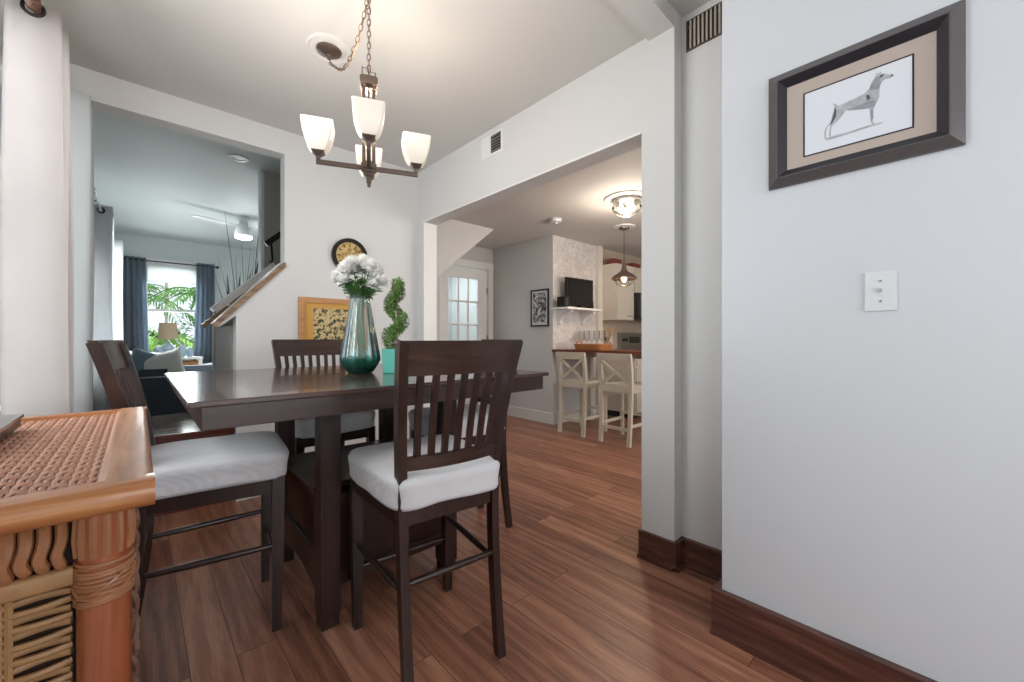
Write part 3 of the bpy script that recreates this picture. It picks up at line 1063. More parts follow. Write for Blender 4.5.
rnd = random.Random(5)
def make_flower(i, head, r, label):
    root = thing('chrysanthemum', label, 'flower', (VX, VY, TZ + 0.03), 0, 'white chrysanthemums in the glass vase')
    head = Vector(head)
    base = Vector((rnd.uniform(-0.03, 0.03), rnd.uniform(-0.03, 0.03), 0.0))
    neck = Vector((max(-0.026, min(0.026, head.x * 0.25)), max(-0.026, min(0.026, head.y * 0.25)), 0.335))
    path = smoothpath([base, base.lerp(neck, 0.6) , neck, neck.lerp(head, 0.55) + Vector((0, 0, 0.008)), head], 5)
    bm = B()
    add_tube(bm, path, 0.0025, 6)
    obj('stem', bm, M['stem'], root, True)
    # leaves above the neck
    bm = B()
    for j in range(9):
        t = rnd.uniform(0.0, 0.8)
        p = neck.lerp(head, t)
        a = rnd.uniform(0, 2 * PI)
        out = Vector((head.x, head.y, 0)) * 4 + Vector((math.cos(a), math.sin(a), 0))
        d = Vector((out.x, out.y, rnd.uniform(0.0, 0.6)))
        leafquad(bm, p, d, Vector((0, 0, 1)), rnd.uniform(0.035, 0.065), rnd.uniform(0.012, 0.02), 0, 0.25)
    obj('leaf', bm, M['leaf'], root)
    # bloom of layered strap petals
    bm = B()
    axis = (head - neck).normalized() * 0.6 + Vector((0, 0, 0.4))
    axis.normalize()
    q = Vector((0, 0, 1)).rotation_difference(axis)
    layers = 7
    for k in range(layers):
        el = R(-18 + 98 * k / (layers - 1))
        m = int(26 * math.cos(max(el, 0)) + 5)
        for j in range(m):
            a = 2 * PI * (j + 0.5 * (k % 2)) / m + rnd.uniform(-0.1, 0.1)
            e2 = el + rnd.uniform(-0.12, 0.12)
            d = Vector((math.cos(a) * math.cos(e2), math.sin(a) * math.cos(e2), math.sin(e2)))
            up = Vector((-math.cos(a) * math.sin(e2), -math.sin(a) * math.sin(e2), math.cos(e2)))
            leafquad(bm, head + q @ (d * r * 0.15), q @ d, q @ up, r * rnd.uniform(0.8, 1.0), r * 0.20, 0, -0.12)
    add = bmesh.ops.create_icosphere(bm, subdivisions=1, radius=r * 0.4)
    bmesh.ops.translate(bm, vec=head, verts=add['verts'])
    obj('bloom', bm, M['petal'], root)
heads = [  # camera sees -x as left, the camera side is -x-y
    ((-0.105, 0.075, 0.45), 0.036, 'white chrysanthemum bloom at far left of the bouquet, slightly drooping'),
    ((-0.075, 0.03, 0.485), 0.040, 'large white chrysanthemum bloom on upper left side of the bouquet'),
    ((-0.03, 0.045, 0.515), 0.040, 'white chrysanthemum bloom at the top of the bouquet, just left of centre'),
    ((0.02, 0.0, 0.522), 0.040, 'topmost white chrysanthemum bloom, in front of the round clock'),
    ((0.045, -0.05, 0.50), 0.038, 'white chrysanthemum bloom at the top right of the bouquet'),
    ((0.085, -0.045, 0.475), 0.040, 'white chrysanthemum bloom on upper right shoulder of the bouquet'),
    ((0.10, -0.075, 0.43), 0.038, 'white chrysanthemum bloom at far right of the bouquet'),
    ((-0.10, 0.0, 0.43), 0.032, 'smaller white chrysanthemum bloom low on left of the bouquet front'),
    ((0.045, -0.085, 0.410), 0.030, 'small white chrysanthemum bloom low in the middle, among green leaves'),
    ((0.06, 0.05, 0.50), 0.038, 'white chrysanthemum bloom at the back right of the bouquet'),
    ((-0.055, 0.10, 0.49), 0.038, 'white chrysanthemum bloom at the back left of the bouquet'),
]
for i, (h, r, lb) in enumerate(heads):
    make_flower(i, (h[0] * 0.76, h[1] * 0.76, h[2] - 0.012), r * 1.22, lb)
# loose greenery
green = thing('greenery_sprig', 'dark green leafy sprigs filling the bouquet above the vase neck', 'foliage', (VX, VY, TZ + 0.03))
bm = B()
for s in range(30):
    a = rnd.uniform(0, 2 * PI)
    rr = rnd.uniform(0.03, 0.095)
    tip = Vector((math.cos(a) * rr, math.sin(a) * rr, rnd.uniform(0.37, 0.455)))
    nk = Vector((math.cos(a) * 0.02, math.sin(a) * 0.02, 0.33))
    add_tube(bm, [nk * 0.98, nk.lerp(tip, 0.5), tip], 0.0015, 5)
    for j in range(11):
        p = nk.lerp(tip, 0.12 + 0.88 * j / 10)
        a2 = rnd.uniform(0, 2 * PI)
        d = (tip - nk).normalized() * 0.7 + Vector((math.cos(a2), math.sin(a2), rnd.uniform(-0.3, 0.4)))
        leafquad(bm, p, d, Vector((0, 0, 1)), rnd.uniform(0.030, 0.050), rnd.uniform(0.011, 0.018), 0, 0.2)
obj('leaf', bm, M['leaf'], green)['kind'] = 'stuff'
bm = B()
for s in range(14):
    a = s * 2.4
    nk = Vector((math.cos(a) * 0.024, math.sin(a) * 0.024, 0.33))
    add_tube(bm, [Vector((-math.cos(a) * 0.03, -math.sin(a) * 0.03, 0.0)), Vector((0, 0, 0.17)), nk], 0.002, 5)
obj('stem', bm, M['stem'], green)

PX, PY = 0.948, 1.878
tp = thing('potted_topiary', 'spiral boxwood topiary in a teal square pot, right of the vase on the table', 'potted plant', (PX, PY, TZ + 0.001), R(-26))
bm = B()
w0, w1, hh = 0.060, 0.067, 0.118
rings = []
for w_, z_ in ((w0, 0), (w0 + 0.001, 0.004), (w1, hh), (w1 - 0.007, hh), (w1 - 0.008, hh - 0.02)):
    rings.append([bm.verts.new((sx * w_, sy * w_, z_)) for sx, sy in ((-1, -1), (1, -1), (1, 1), (-1, 1))])
for r0, r1 in zip(rings, rings[1:]):
    for k in range(4):
        bm.faces.new((r0[k], r0[(k + 1) % 4], r1[(k + 1) % 4], r1[k]))
bm.faces.new(rings[0][::-1]); bm.faces.new(rings[-1])
obj('pot', bm, M['teal_pot'], tp, bevel=0.003)['label'] = 'teal glazed square pot'
bm = B(); add_tube(bm, [(0, 0, 0.09), (0.002, 0, 0.25), (0, 0, 0.42)], 0.005, 8)
obj('trunk', bm, M['bark'], tp, True)
bm = B()
rnd = random.Random(3)
for k in range(3600):
    t = rnd.random()
    turns = 2.1
    a = t * turns * 2 * PI + 0.3
    rad = 0.034 - 0.020 * t ** 2
    zz = 0.10 + 0.345 * t
    if t > 0.86:
        rad = 0.010
    c = Vector((math.cos(a) * rad, math.sin(a) * rad, zz))
    tr = 0.037 - 0.006 * t
    d = Vector((rnd.gauss(0, 1), rnd.gauss(0, 1), rnd.gauss(0, 1))).normalized()
    p = c + d * tr * rnd.uniform(0.55, 1.0)
    dd = d + Vector((rnd.uniform(-.6, .6), rnd.uniform(-.6, .6), rnd.uniform(-.6, .6)))
    leafquad(bm, p, dd, Vector((0.3, 0.2, 1)), 0.013, 0.009, 0, 0.1)
obj('foliage', bm, M['leaf_bright'], tp)['kind'] = 'stuff'

# ================================================================== CHANDELIER
CX_, CY_ = 0.729, 1.692
ch = thing('chandelier', 'bronze four-arm chandelier with square frosted glass shades, swagged on a chain over the table', 'chandelier', (CX_, CY_, 1.8335), R(-23.5))
br_ = M['bronze']
bm = B(); add_box(bm, -0.024, 0.024, -0.024, 0.024, -0.022, 0.022)
add_box(bm, -0.031, 0.031, -0.031, 0.031, -0.008, 0.010)
obj('hub', bm, br_, ch, bevel=0.002)
bm = B(); add_box(bm, -0.010, 0.010, -0.010, 0.010, -0.062, -0.020); add_box(bm, -0.016, 0.016, -0.016, 0.016, -0.034, -0.022)
obj('finial', bm, br_, ch, bevel=0.002)
bm = B()
for sx, sy in ((-1, -1), (1, -1), (1, 1), (-1, 1)):
    add_box(bm, sx * 0.020 - 0.007, sx * 0.020 + 0.007, sy * 0.020 - 0.007, sy * 0.020 + 0.007, 0.02, 0.350)
obj('column', bm, br_, ch, bevel=0.001)
bm = B(); add_tube(bm, [(0, 0, 0.02), (0, 0, 0.355)], 0.004, 8)
obj('centre_rod', bm, br_, ch, True)
bm = B(); add_box(bm, -0.036, 0.036, -0.036, 0.036, 0.346, 0.376); add_box(bm, -0.026, 0.026, -0.026, 0.026, 0.376, 0.386)
add_box(bm, -0.031, 0.031, -0.031, 0.031, 0.328, 0.334)
obj('cap', bm, br_, ch, bevel=0.002)
bm = B()
for off in (-0.014, 0.014):
    add_tube(bm, [(off - 0.013, 0.012 * (1 if off > 0 else -1), 0.384), (off - 0.013, 0.012 * (1 if off > 0 else -1), 0.422), (off + 0.013, 0.012 * (1 if off > 0 else -1), 0.422), (off + 0.013, 0.012 * (1 if off > 0 else -1), 0.384)], 0.003, 6)
obj('loop', bm, br_, ch, True)
def shade_ring(w, z, rr=0.17, n=6):
    pts = []
    r = w * rr
    for q, (sx, sy) in enumerate(((1, 1), (-1, 1), (-1, -1), (1, -1))):
        for j in range(n):
            a = PI / 2 * q + PI / 2 * j / (n - 1)
            pts.append((sx * (w - r) + r * math.cos(a), sy * (w - r) + r * math.sin(a), z))
    return pts
for q in range(4):
    a = PI / 2 * q
    m = Matrix.Rotation(a, 4, 'Z')
    bm = B()
    add_box(bm, 0.024, 0.206, -0.008, 0.008, -0.010, 0.008)
    add_box(bm, 0.190, 0.206, -0.008, 0.008, 0.008, 0.022)
    bmesh.ops.transform(bm, matrix=m, verts=bm.verts)
    obj('arm', bm, br_, ch, bevel=0.0015)
    bm = B()
    cx = 0.198
    rings = []
    for w_, z_ in ((0.007, 0.014), (0.010, 0.022), (0.023, 0.038), (0.025, 0.042), (0.018, 0.044)):
        rings.append([bm.verts.new((cx + sx * w_, sy * w_, z_)) for sx, sy in ((-1, -1), (1, -1), (1, 1), (-1, 1))])
    for r0, r1 in zip(rings, rings[1:]):
        for k in range(4):
            bm.faces.new((r0[k], r0[(k + 1) % 4], r1[(k + 1) % 4], r1[k]))
    bm.faces.new(rings[0][::-1]); bm.faces.new(rings[-1])
    bmesh.ops.transform(bm, matrix=m, verts=bm.verts)
    obj('shade_holder', bm, br_, ch)
    bm = B()
    prof = [(0.020, 0.038), (0.034, 0.048), (0.045, 0.072), (0.053, 0.100), (0.058, 0.130), (0.060, 0.156)]
    prof = prof + [(w - 0.004, z) for w, z in prof[::-1]]
    rings = []
    for w_, z_ in prof:
        rings.append([bm.verts.new((cx + x_, y_, z_)) for x_, y_, _ in shade_ring(w_, z_)])
    for r0, r1 in zip(rings, rings[1:]):
        nn = len(r0)
        for k in range(nn):
            bm.faces.new((r0[k], r0[(k + 1) % nn], r1[(k + 1) % nn], r1[k]))
    bmesh.ops.transform(bm, matrix=m, verts=bm.verts)
    bmesh.ops.remove_doubles(bm, verts=bm.verts, dist=0.0002)
    obj('glass_shade', bm, M['lit_shade'], ch, True)
    bm = B()
    add_lathe(bm, [(0.008, 0.042), (0.010, 0.058), (0.019, 0.082), (0.020, 0.095), (0.013, 0.112), (0.002, 0.116)], (cx, 0, 0), n=14)
    bmesh.ops.transform(bm, matrix=m, verts=bm.verts)
    obj('light_bulb', bm, M['bulb'], ch, True)
    p = Matrix.Translation((CX_, CY_, 1.8335)) @ Matrix.Rotation(R(-23.5), 4, 'Z') @ m @ Vector((cx, 0, 0.165))
    light('chandelier_glow', 'POINT', p, 4.2, (1.0, 0.90, 0.80), radius=0.03)

def add_link(bm, c, d, side, L=0.030, Wd=0.016, r=0.0018):
    d = d.normalized(); side = side.normalized()
    pts = []
    for k in range(12):
        a = 2 * PI * k / 12
        ca, sa = math.cos(a), math.sin(a)
        ex = (L / 2) * (abs(ca) ** 0.7) * (1 if ca > 0 else -1)
        pts.append(Vector(c) + d * ex + side * sa * Wd / 2)
    add_tube(bm, pts, r, 5, closed=True)

def chain(path, pitch=0.024):
    P_ = [Vector(p) for p in path]
    segs = []
    cum = [0]
    for a, b in zip(P_, P_[1:]):
        cum.append(cum[-1] + (b - a).length)
    n = int(cum[-1] / pitch)
    bm = B()
    for i in range(n + 1):
        s = min(cum[-1] * i / n, cum[-1] - 1e-6)
        k = max(j for j in range(len(cum) - 1) if cum[j] <= s)
        f = (s - cum[k]) / (cum[k + 1] - cum[k])
        c = P_[k].lerp(P_[k + 1], f)
        d = P_[k + 1] - P_[k]
        s1 = d.cross(Vector((0.71, -0.68, 0.1))).normalized()
        s2 = d.cross(s1).normalized()
        add_link(bm, c, d, s1 if i % 2 else s2)
    return bm
def lch(bm):
    bmesh.ops.translate(bm, vec=(-CX_, -CY_, -1.8335), verts=bm.verts)
    bmesh.ops.rotate(bm, cent=(0, 0, 0), matrix=Matrix.Rotation(R(23.5), 3, 'Z'), verts=bm.verts)
    return bm
obj('chain', lch(chain([(CX_, CY_, 2.262), (CX_, CY_, 2.585)])), br_, ch, True)
swag = smoothpath([(0.73, 2.19, 2.565), (0.73, 2.165, 2.52), (0.73, 2.115, 2.483), (0.73, 2.04, 2.43), (0.73, 1.96, 2.405), (0.73, 1.88, 2.425), (0.73, 1.80, 2.47), (0.73, 1.74, 2.53), (0.729, 1.70, 2.583)], 4)
obj('chain_swag', lch(chain(swag)), br_, ch, True)
bm = B(); add_tube(bm, [(p[0] + 0.003, p[1], p[2] - 0.004) for p in swag], 0.0016, 6); add_tube(bm, [(CX_ + 0.004, CY_, 2.25), (CX_ + 0.004, CY_, 2.59)], 0.0016, 6)
obj('cord', lch(bm), M['brass'], ch, True)
bm = B(); add_tube(bm, [(CX_, CY_, ZC), (CX_, CY_, 2.597), (CX_ + 0.009, CY_, 2.59), (CX_ + 0.007, CY_, 2.578), (CX_ - 0.005, CY_, 2.578)], 0.003, 6)
obj('ceiling_hook', lch(bm), br_, ch, True)
bm = B(); add_lathe(bm, [(0.062, 0.0), (0.060, -0.007), (0.040, -0.020), (0.014, -0.026), (0.010, -0.045), (0.002, -0.047)], (0.73, 2.19, 2.602), n=32)
obj('canopy', lch(bm), br_, ch, True)
bm = B(); add_lathe(bm, [(0.112, 0), (0.110, -0.006), (0.098, -0.010), (0.090, -0.006), (0.078, -0.010), (0.072, -0.008), (0.002, -0.008)], (0.73, 2.19, ZC), n=48)
tag(obj('ceiling_medallion', bm, M['ceiling'], None, True), 'white round ceiling medallion around the chandelier canopy', 'ceiling medallion')

# ================================================================== NEAR WALL: PICTURE, SWITCH, GRILLES
pc = thing('framed_picture', 'picture of a standing grey dog in a wide dark grey frame, near right wall', 'picture', (XN, 0.19, 1.80))
def frame_loop(bm, prof, hw, hh):
    """prof: list of (inset, depth) ; plane x = -depth"""
    rings = []
    for ins, dep in prof:
        rings.append([bm.verts.new((-dep, sy * (hw - ins), sz * (hh - ins))) for sy, sz in ((1, -1), (-1, -1), (-1, 1), (1, 1))])
    fs = []
    for i, (r0, r1) in enumerate(zip(rings, rings[1:])):
        for k in range(4):
            fs.append((i, bm.faces.new((r0[k], r0[(k + 1) % 4], r1[(k + 1) % 4], r1[k]))))
    return fs
bm = B()
fs = frame_loop(bm, [(0.0, 0.001), (0.0, 0.012), (0.027, 0.030), (0.030, 0.030), (0.052, 0.012), (0.054, 0.006), (0.054, 0.001)], 0.225, 0.1905)
for i, f in fs:
    f.material_index = 1 if i >= 3 else 0
obj('frame', bm, [M['frame_grey'], M['frame_dark']], pc)
obj('mat_board', boxb(-0.009, -0.002, -0.172, 0.172, -0.138, 0.138), M['mat_board'], pc)['label'] = 'beige mat board'
# drawing window centred on (0.189,1.794)
cy, cz = 0.189 - 0.19, 1.794 - 1.80
bm = B()
frame_loop(bm, [(-0.004, 0.009), (-0.004, 0.0105), (0.0, 0.0105), (0.0, 0.0095)], 0.124, 0.100)
bmesh.ops.translate(bm, vec=(0, cy, cz), verts=bm.verts)
obj('mat_bevel', bm, M['frame_dark'], pc)
obj('drawing_paper', boxb(-0.0098, -0.009, cy - 0.124, cy + 0.124, cz - 0.100, cz + 0.100), M['paper'], pc)
body = [(0.238, 1.833), (0.23, 1.825), (0.228, 1.82), (0.218, 1.822), (0.191, 1.826), (0.165, 1.832), (0.156, 1.84), (0.151, 1.854), (0.142, 1.869), (0.14, 1.879), (0.137, 1.88), (0.136, 1.874), (0.131, 1.881), (0.128, 1.872), (0.121, 1.87), (0.114, 1.863), (0.104, 1.86), (0.103, 1.854), (0.109, 1.851), (0.12, 1.853), (0.126, 1.85), (0.131, 1.84), (0.133, 1.824), (0.133, 1.808), (0.138, 1.796), (0.143, 1.784), (0.146, 1.778), (0.146, 1.755), (0.148, 1.741), (0.143, 1.733), (0.141, 1.728), (0.149, 1.73), (0.152, 1.743), (0.155, 1.782), (0.173, 1.787), (0.195, 1.793), (0.21, 1.799), (0.217, 1.788), (0.228, 1.775), (0.24, 1.768), (0.245, 1.759), (0.246, 1.742), (0.246, 1.733), (0.25, 1.735), (0.249, 1.756), (0.246, 1.77), (0.252, 1.767), (0.258, 1.754), (0.258, 1.731), (0.262, 1.731), (0.262, 1.756), (0.256, 1.768), (0.246, 1.78), (0.242, 1.798), (0.237, 1.814), (0.236, 1.823), (0.24, 1.831)]
shadow = [(0.26, 1.732), (0.242, 1.732), (0.203, 1.731), (0.155, 1.733), (0.123, 1.731), (0.13, 1.727), (0.155, 1.727), (0.203, 1.724), (0.242, 1.723), (0.258, 1.725)]
neck = [(0.151, 1.854), (0.142, 1.869), (0.137, 1.871), (0.131, 1.861), (0.13, 1.842), (0.137, 1.831), (0.146, 1.835), (0.155, 1.838)]
belly = [(0.206, 1.801), (0.184, 1.801), (0.165, 1.803), (0.148, 1.803), (0.14, 1.795), (0.145, 1.783), (0.173, 1.787), (0.203, 1.796)]
rear = [(0.236, 1.821), (0.232, 1.809), (0.233, 1.79), (0.242, 1.773), (0.248, 1.77), (0.242, 1.788), (0.238, 1.807)]
chest = [(0.163, 1.825), (0.156, 1.823), (0.152, 1.812), (0.160, 1.808)]
legf = [(0.148, 1.778), (0.1465, 1.755), (0.149, 1.741), (0.151, 1.743), (0.1535, 1.778)]
snout = [(0.108, 1.8595), (0.104, 1.859), (0.1035, 1.855), (0.108, 1.853)]
eye = [(0.133, 1.868), (0.127, 1.870), (0.122, 1.867), (0.127, 1.862), (0.132, 1.862)]
def sketch(name, polys, mat, lift):
    bm = B()
    for poly in polys:
        add_prism(bm, [(a - 0.19, b - 1.80) for a, b in poly], 'x', -0.0100 - lift, -0.0098)
    obj(name, bm, mat, pc)
sketch('dog_shadow', [shadow], M['pencil_light'], 0.0001)
sketch('dog_body', [body], M['pencil_light'], 0.0002)
sketch('dog_shading', [belly, neck, legf], M['pencil_mid'], 0.0003)
sketch('dog_marking', [rear, chest, snout, eye], M['pencil_dark'], 0.0004)

sw = thing('light_switch', 'white toggle light switch plate on near right wall below the dog picture', 'light switch', (XN, 0.131, 1.239))
obj('plate', boxb(-0.006, 0.0, -0.035, 0.035, -0.0575, 0.0575), M['plastic_white'], sw, bevel=0.0025)
bm = B(); add_box(bm, -0.0075, -0.005, -0.006, 0.006, -0.012, 0.012)
add_prism(bm, [(-0.006, -0.006), (-0.019, 0.007), (-0.016, 0.011), (-0.006, 0.006)], 'y', -0.0038, 0.0038)
obj('toggle', bm, M['plastic_white'], sw, bevel=0.0006)
bm = B()
for z in (-0.030, 0.030):
    add_tube(bm, [(-0.0055, 0, z), (-0.0075, 0, z)], 0.0032, 12)
obj('screw', bm, M['steel'], sw)

# return grille in the recess
gr = thing('return_air_grille', 'tall slotted bare-metal return air grille high in the wall recess', 'vent', (1.95, 0.768, 2.557))
bm = B()
add_box(bm, -0.004, 0.0, -0.084, 0.084, -0.071, 0.071)
obj('dark_backing', bm, M['backing'], gr)
bm = B()
for z0, z1 in ((-0.073, -0.067), (0.067, 0.073)):
    add_box(bm, -0.010, -0.003, -0.087, 0.087, z0, z1)
for s in (-1, 1):
    add_box(bm, -0.010, -0.003, min(s * 0.087, s * 0.081), max(s * 0.087, s * 0.081), -0.067, 0.067)
add_box(bm, -0.0075, -0.0045, -0.08, 0.08, 0.040, 0.046)
for k in range(7):
    z = -0.055 + k * 0.014
    add_box(bm, -0.0055, -0.0042, -0.08, 0.08, z, z + 0.003)
obj('grille_frame', bm, M['bronze'], gr)
for k in range(8):
    y = -0.066 + k * 0.0188
    obj('fin', boxb(-0.011, -0.005, y - 0.0042, y + 0.0042, -0.067, 0.067), M['fin'], gr)

gv = thing('wall_vent', 'small white wall vent with dark louvres above the kitchen opening', 'vent', (XO, 2.224, 2.491))
bm = B()
add_box(bm, -0.005, 0.0, -0.12, 0.12, -0.08, 0.08)
obj('plate', bm, M['white_trim'], gv, bevel=0.002)
obj('dark_slot', boxb(-0.0065, -0.005, -0.097, 0.007, -0.058, 0.066), M['backing'], gv)
for k in range(6):
    z = -0.050 + k * 0.0205
    bm = B(); add_bar(bm, (-0.010, -0.095, z), (-0.010, 0.005, z), 0.010, 0.002, up=(0.7, 0, 1))
    obj('louvre', bm, M['steel'], gv)
bm = B(); add_box(bm, -0.012, -0.005, 0.085, 0.092, -0.012, 0.012)
obj('lever', bm, M['white_trim'], gv)

# ================================================================== BACK WALL: PICTURE, CLOCK
ap = thing('framed_picture', 'orange wooden framed picture of dark figures on mustard ground, behind the rear chair', 'picture', (1.13, YB, 1.205))
bm = B()
hw, hh_ = 0.26, 0.205
def add_frame_y(bm, hw, hh, w, d):
    for (a0, a1, b0, b1) in ((-hw, hw, hh - w, hh), (-hw, hw, -hh, -hh + w), (-hw, -hw + w, -hh + w, hh - w), (hw - w, hw, -hh + w, hh - w)):
        add_box(bm, a0, a1, -d, -0.001, b0, b1)
add_frame_y(bm, hw, hh_, 0.04, 0.022)
obj('frame', bm, M['art_frame'], ap, bevel=0.002)
obj('mat_board', boxb(-hw + 0.039, hw - 0.039, -0.010, -0.002, -hh_ + 0.039, hh_ - 0.039), M['art_mat'], ap)
obj('print', boxb(-0.155, 0.155, -0.0108, -0.0099, -0.125, 0.125), M['art_print'], ap)
ck = thing('wall_clock', 'round dark-rimmed wall clock behind the white flowers', 'clock', (1.247, YB, 1.76))
def disc_y(bm, r0, r1, d0, d1, n=48):
    ro = []
    for r, d in ((r0, d0), (r0, d1), (r1, d1), (r1, d0)):
        ro.append([bm.verts.new((r * math.cos(2 * PI * k / n), -d, r * math.sin(2 * PI * k / n))) for k in range(n)])
    for i in range(4):
        a, b = ro[i], ro[(i + 1) % 4]
        for k in range(n):
            bm.faces.new((a[k], a[(k + 1) % n], b[(k + 1) % n], b[k]))
bm = B(); disc_y(bm, 0.141, 0.112, 0.001, 0.028)
obj('rim', bm, M['metal_dark'], ck, True, 0.004)
bm = B(); disc_y(bm, 0.113, 0.001, 0.002, 0.012)
obj('clock_face', bm, M['clock_face'], ck)
bm = B()
for k in range(12):
    a = 2 * PI * k / 12
    add_box(bm, -0.004, 0.004, -0.0145, -0.012, 0.075, 0.098, mtx=Matrix.Rotation(a, 4, 'Y'))
obj('hour_mark', bm, M['metal_dark'], ck)
bm = B()
add_box(bm, -0.003, 0.003, -0.017, -0.0145, -0.01, 0.055, mtx=Matrix.Rotation(R(50), 4, 'Y'))
add_box(bm, -0.002, 0.002, -0.019, -0.017, -0.01, 0.08, mtx=Matrix.Rotation(R(200), 4, 'Y'))
obj('clock_hand', bm, M['black_plastic'], ck)

# ================================================================== CURTAINS
def curtain_deep(x_in, x_out, y0, y1, z0, z1, folds, flare=0.0, th=0.004, seed=1):
    """curtain pulled aside: deep folds running between x_in and x_out"""
    rnd = random.Random(seed)
    nz = 26
    pts = []
    n = folds * 16
    for i in range(n + 1):
        t = i / n
        ph = t * folds * 2 * PI
        f = 0.5 - 0.5 * math.cos(ph)
        f = f ** 0.75
        pts.append((x_in + (x_out - x_in) * f, y0 + (y1 - y0) * t))
    bm = B()
    grid = []
    for j in range(nz + 1):
        q = j / nz
        z = z1 + (z0 - z1) * q
        row = []
        for i, (x, y) in enumerate(pts):
            k = i / n
            yy = y + flare * q * (k - 0.5) + 0.006 * math.sin(k * 23 + q * 3 + seed)
            xx = x + flare * 0.25 * q * (x - x_in) / max(1e-6, abs(x_out - x_in)) + 0.004 * math.sin(q * 7 + k * 11 + seed)
            row.append(bm.verts.new((xx, yy, z)))
        grid.append(row)
    for a, b in zip(grid, grid[1:]):
        for i in range(n):
            bm.faces.new((a[i], a[i + 1], b[i + 1], b[i]))
    geom = bmesh.ops.solidify(bm, geom=bm.faces[:] , thickness=th)
    return bm
def grommet_ring(c, axis='y', R0=0.022, r=0.005):
    bm = B()
    pts = []
    for k in range(20):
        a = 2 * PI * k / 20
        if axis == 'y':
            pts.append((c[0] + R0 * math.cos(a), c[1], c[2] + R0 * math.sin(a)))
        else:
            pts.append((c[0], c[1] + R0 * math.cos(a), c[2] + R0 * math.sin(a)))
    add_tube(bm, pts, r, 8, closed=True)
    return bm

cu = thing('curtain', 'wide white curtain panel at far left edge, bunched beside the dining window', 'curtain', (-0.30, 2.45, 0), 0, 'white curtains along the left wall')
def lc(bm, c):
    bmesh.ops.translate(bm, vec=(-c[0], -c[1], 0), verts=bm.verts)
    return bm
obj('fabric_panel', lc(curtain_deep(-0.352, -0.212, 2.27, 2.62, 0.02, 2.350, 3, 0.05, seed=2), (-0.30, 2.45)), M['white_curtain'], cu, 'all')
for yy in (2.264, 2.33, 2.385, 2.45, 2.51, 2.57):
    obj('grommet', lc(grommet_ring((-0.280, yy, 2.305), R0=0.026, r=0.006), (-0.30, 2.45)), M['metal_dark'], cu, True)
cu2 = thing('curtain', 'narrow bright white curtain panel between the dining window and the living room opening', 'curtain', (-0.30, 3.05, 0), 0, 'white curtains along the left wall')
obj('fabric_panel', lc(curtain_deep(-0.385, -0.178, 2.90, 3.20, 0.02, 2.34, 2, 0.02, seed=4), (-0.30, 3.05)), M['white_sheer'], cu2, 'all')
for yy in (2.975, 3.05, 3.125):
    obj('grommet', lc(grommet_ring((-0.275, yy, 2.30)), (-0.30, 3.05)), M['metal_dark'], cu2, True)
cr = thing('curtain_rod', 'dark curtain rod with twisted brown rope above the dining window', 'curtain rod', (-0.278, 2.2, 2.312))
bm = B(); add_tube(bm, [(0, -0.85, 0), (0, 1.02, 0)], 0.008, 10)
obj('rod', bm, M['metal_dark'], cr, True)
bm = B()
for ph in (0, 2.09, 4.19):
    add_tube(bm, [(0.014 * math.cos(k * 0.9 + ph), -0.15 + k * 0.0095, 0.014 * math.sin(k * 0.9 + ph) + 0.004) for k in range(26)], 0.0085, 6)
obj('rope', bm, M['cane_dark'], cr, True)['label'] = 'twisted brown rope wound on the rod'
for yy in (-0.80, 0.72):
    bm = B(); add_box(bm, -0.125, 0.006, yy - 0.008, yy + 0.008, -0.022, -0.008); add_box(bm, -0.125, -0.118, yy - 0.02, yy + 0.02, -0.05, 0.03)
    obj('bracket', bm, M['metal_dark'], cr)

cu3 = thing('curtain', 'grey-looking white curtain panel in the living room, nearer of its two side curtains', 'curtain', (-0.27, 5.15, 0), 0, 'white curtains along the left wall')
obj('fabric_panel', lc(curtain_deep(-0.385, -0.165, 4.98, 5.32, 0.02, 2.27, 2, 0.0, seed=6), (-0.27, 5.15)), M['grey_curtain'], cu3, 'all')
cu4 = thing('curtain', 'bright white curtain panel in far left corner of the living room', 'curtain', (-0.27, 6.7, 0), 0, 'white curtains along the left wall')
obj('fabric_panel', lc(curtain_deep(-0.385, -0.13, 6.5, 6.9, 0.02, 2.25, 2, 0.0, seed=7), (-0.27, 6.7)), M['white_sheer'], cu4, 'all')
for c, k, yy in ((cu3, (-0.27, 5.15), 5.03), (cu3, (-0.27, 5.15), 5.17), (cu4, (-0.27, 6.7), 6.56), (cu4, (-0.27, 6.7), 6.72)):
    obj('grommet', lc(grommet_ring((-0.24, yy, 2.222), r=0.008), k), M['metal_dark'], c, True)
cr2 = thing('curtain_rod', 'white curtain rod along the living room side window', 'curtain rod', (-0.24, 5.9, 2.222))
bm = B(); add_tube(bm, [(0, -1.55, 0), (0, 1.1, 0)], 0.009, 8)
obj('rod', bm, M['white_trim'], cr2, True)
bm = B()
for yy in (-1.5, 1.05):
    add_box(bm, -0.16, 0.005, yy - 0.008, yy + 0.008, -0.02, -0.008)
obj('bracket', bm, M['white_trim'], cr2)
bm = B(); add_tube(bm, smoothpath([(-0.285, 4.72, 2.225), (-0.285, 4.72, 1.6), (-0.285, 4.72, 1.54), (-0.275, 4.72, 1.525), (-0.265, 4.72, 1.54)], 3), 0.008, 8)
add_tube(bm, [(-0.285, 4.72, 2.22), (-0.24, 4.72, 2.222)], 0.005, 6)
tag(obj('curtain_wand', bm, M['metal_dark'], None, True), 'thin grey pull wand hanging beside the nearer living room curtain', 'curtain wand')

